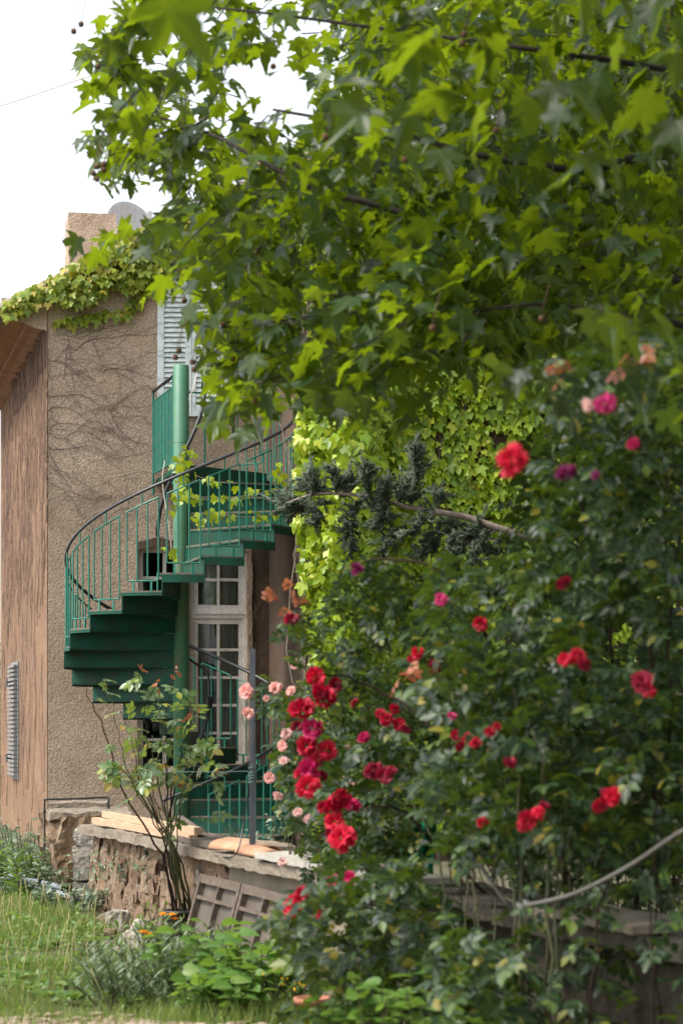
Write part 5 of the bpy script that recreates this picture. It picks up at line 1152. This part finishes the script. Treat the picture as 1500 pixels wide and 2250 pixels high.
# lavender-like grey plants and marigolds
for px, Y, h, lab in ((300, 11.2, .22, 'feathery grey green plant in front, left of the broad leaves'), (260, 10.6, .22, 'low feathery grey green plant at the lawn edge'), (370, 12.2, .17, 'feathery grey green plant below the marigolds'), (440, 12.0, .2, 'feathery grey green plant beside the leaning sashes'), (340, 10.5, .26, 'feathery grey green plant at the bottom beside the broad leaves')):
    clump('grey_plant', lab, 'plant', px, Y, h, .26, 26, 14, LANCE, .075, M['greyplant'], 'feathery grey green plants by the wall', .9, 160)
for px, Y, h, lab, fl_ in ((365, 12.7, .28, 'marigold plant with orange blooms by the black pot', ((358, 2012), (378, 2013), (384, 2022))), (325, 12.3, .24, 'marigold plant with two orange blooms left of the pot', ((315, 2051), (326, 2056)))):
    t = clump('marigold', lab, 'flower', px, Y, h, .12, 9, 8, LANCE, .09, M['weed'], None, .6)
    for fx, fy in fl_:
        p_ = at(fx, fy, Y - .12); q = MB()
        for ring, (nn2, rr2, zz) in enumerate(((14, .034, .0), (10, .025, .008), (6, .014, .013))):
            for k in range(nn2):
                a = 6.283 * k / nn2 + ring; o_ = Vector((math.cos(a), math.sin(a) * .8, .25)); s_ = Vector((-math.sin(a), math.cos(a), 0)) * .006
                q.add([p_ + UP * zz, p_ + o_ * rr2 * .6 + s_ + UP * zz, p_ + o_ * rr2 + UP * zz, p_ + o_ * rr2 * .6 - s_ + UP * zz], [(0, 1, 2, 3)])
        q.build('flower_head', M['orange'], t); q = MB(); q.tube([p_, p_ - UP * .12 + Vector((.01, 0, 0))], .0025, 4); q.build('stem', M['cane'], t)
# broad-leaved plants at the bottom
for i, (px, Y, h, lab) in enumerate(((420, 10.6, .32, 'broad leaved bright green plant at the bottom left of the group'), (500, 10.9, .34, 'broad leaved bright green plant in front of the leaning sashes'), (560, 10.2, .30, 'broad leaved bright green plant left of the terracotta pot'), (470, 9.9, .22, 'lowest broad leaved plant at the bottom frame edge'), (620, 10.4, .26, 'broad leaved plant right behind the terracotta pot'))):
    clump('leafy_plant', lab, 'plant', px, Y, h, .2, 16, 6, BROAD, .085, M['bigleaf'], 'broad leaved plants at the wall foot', .05, 120, .4, .45)
for i, (px, Y, lab) in enumerate(((900, 7.7, 'mid green leafy plant at the bottom below the rambling rose'), (1030, 7.4, 'leafy plant at the bottom right of its neighbour'), (780, 8.2, 'leafy plant at the bottom right of the terracotta pot'))):
    clump('leafy_plant', lab, 'plant', px, Y, .42, .2, 14, 7, BROAD, .07, M['bigleaf'], 'leafy plants under the rambling rose', .05, 120, .4, .5)
t = clump('yellow_flowers', 'small yellow flowered plant around the terracotta pot', 'flower', 660, 10.0, .24, .12, 12, 6, LANCE, .06, M['weed'], None, .6)
n = 34; lo_ = V3(atg(665, 9.9, .2)) + RNG.normal(size=(n, 3)) * np.array([.08, .05, .035]); link(bpy.data.objects.new('blossoms', batch_mesh('blossoms', OVAL, frames(rdir(n), rdir(n)), lo_, RNG.uniform(.015, .028, n), M['yellow'])), t)
# rosettes in the lawn
rl, rt, rs_ = [], [], []
for i in range(60):
    px = random.uniform(5, 300); Y = random.uniform(10.2, 15.5); b0 = atg(px, Y, .0)
    if b0.x > -1.79 + (16.25 - Y) * .333 - .35: continue
    for k in range(random.randint(7, 12)): rl.append(V3(b0)); rt.append((math.cos(k * 2.4), math.sin(k * 2.4), .45)); rs_.append(random.uniform(.05, .11))
link(bpy.data.objects.new('lawn_weeds', batch_mesh('lawn_weeds', BROAD, frames(np.array(rt), V3((0, 0, 1)) + RNG.normal(size=(len(rl), 3)) * .2), np.array(rl), np.array(rs_), M['weed'])), None, None, None, 'stuff')
q = MB()
for i in range(80):
    px = random.uniform(0, 330); Y = random.uniform(10.3, 16.5); b0 = atg(px, Y)
    if b0.x > -1.79 + (16.25 - Y) * .333 - .3: continue
    hh = random.uniform(.12, .26); e = b0 + Vector((random.gauss(0, .05), random.gauss(0, .05), hh)); q.tube([b0, b0.lerp(e, .5) + Vector((random.gauss(0, .01), 0, 0)), e, e + Vector((.01, 0, .03))], [.0015, .0012, .003, .0005], 4)
q.build('grass_stalks', M['straw'], None, False, None, 'stuff')
# far shrubs beyond the house, left
for px, Y, h, lab in ((-25, 31.5, 2.2, 'dark green shrub just behind the house at the left edge'),):
    t = thing('shrub', lab, 'shrub', atg(px, Y)); n = 1400; c_ = V3(atg(px, Y, h * .5)); lo_ = c_ + RNG.normal(size=(n, 3)) * np.array([.45, .5, h * .25])
    leaves(t, OVAL, frames(rdir(n, -.3), rdir(n, .8)), lo_, RNG.uniform(.1, .2, n), M['hedge'], limit=0); q = MB(); q.tube([atg(px, Y, -.1), Vector(c_)], .05, 6); q.build('trunk', M['bark'], t)
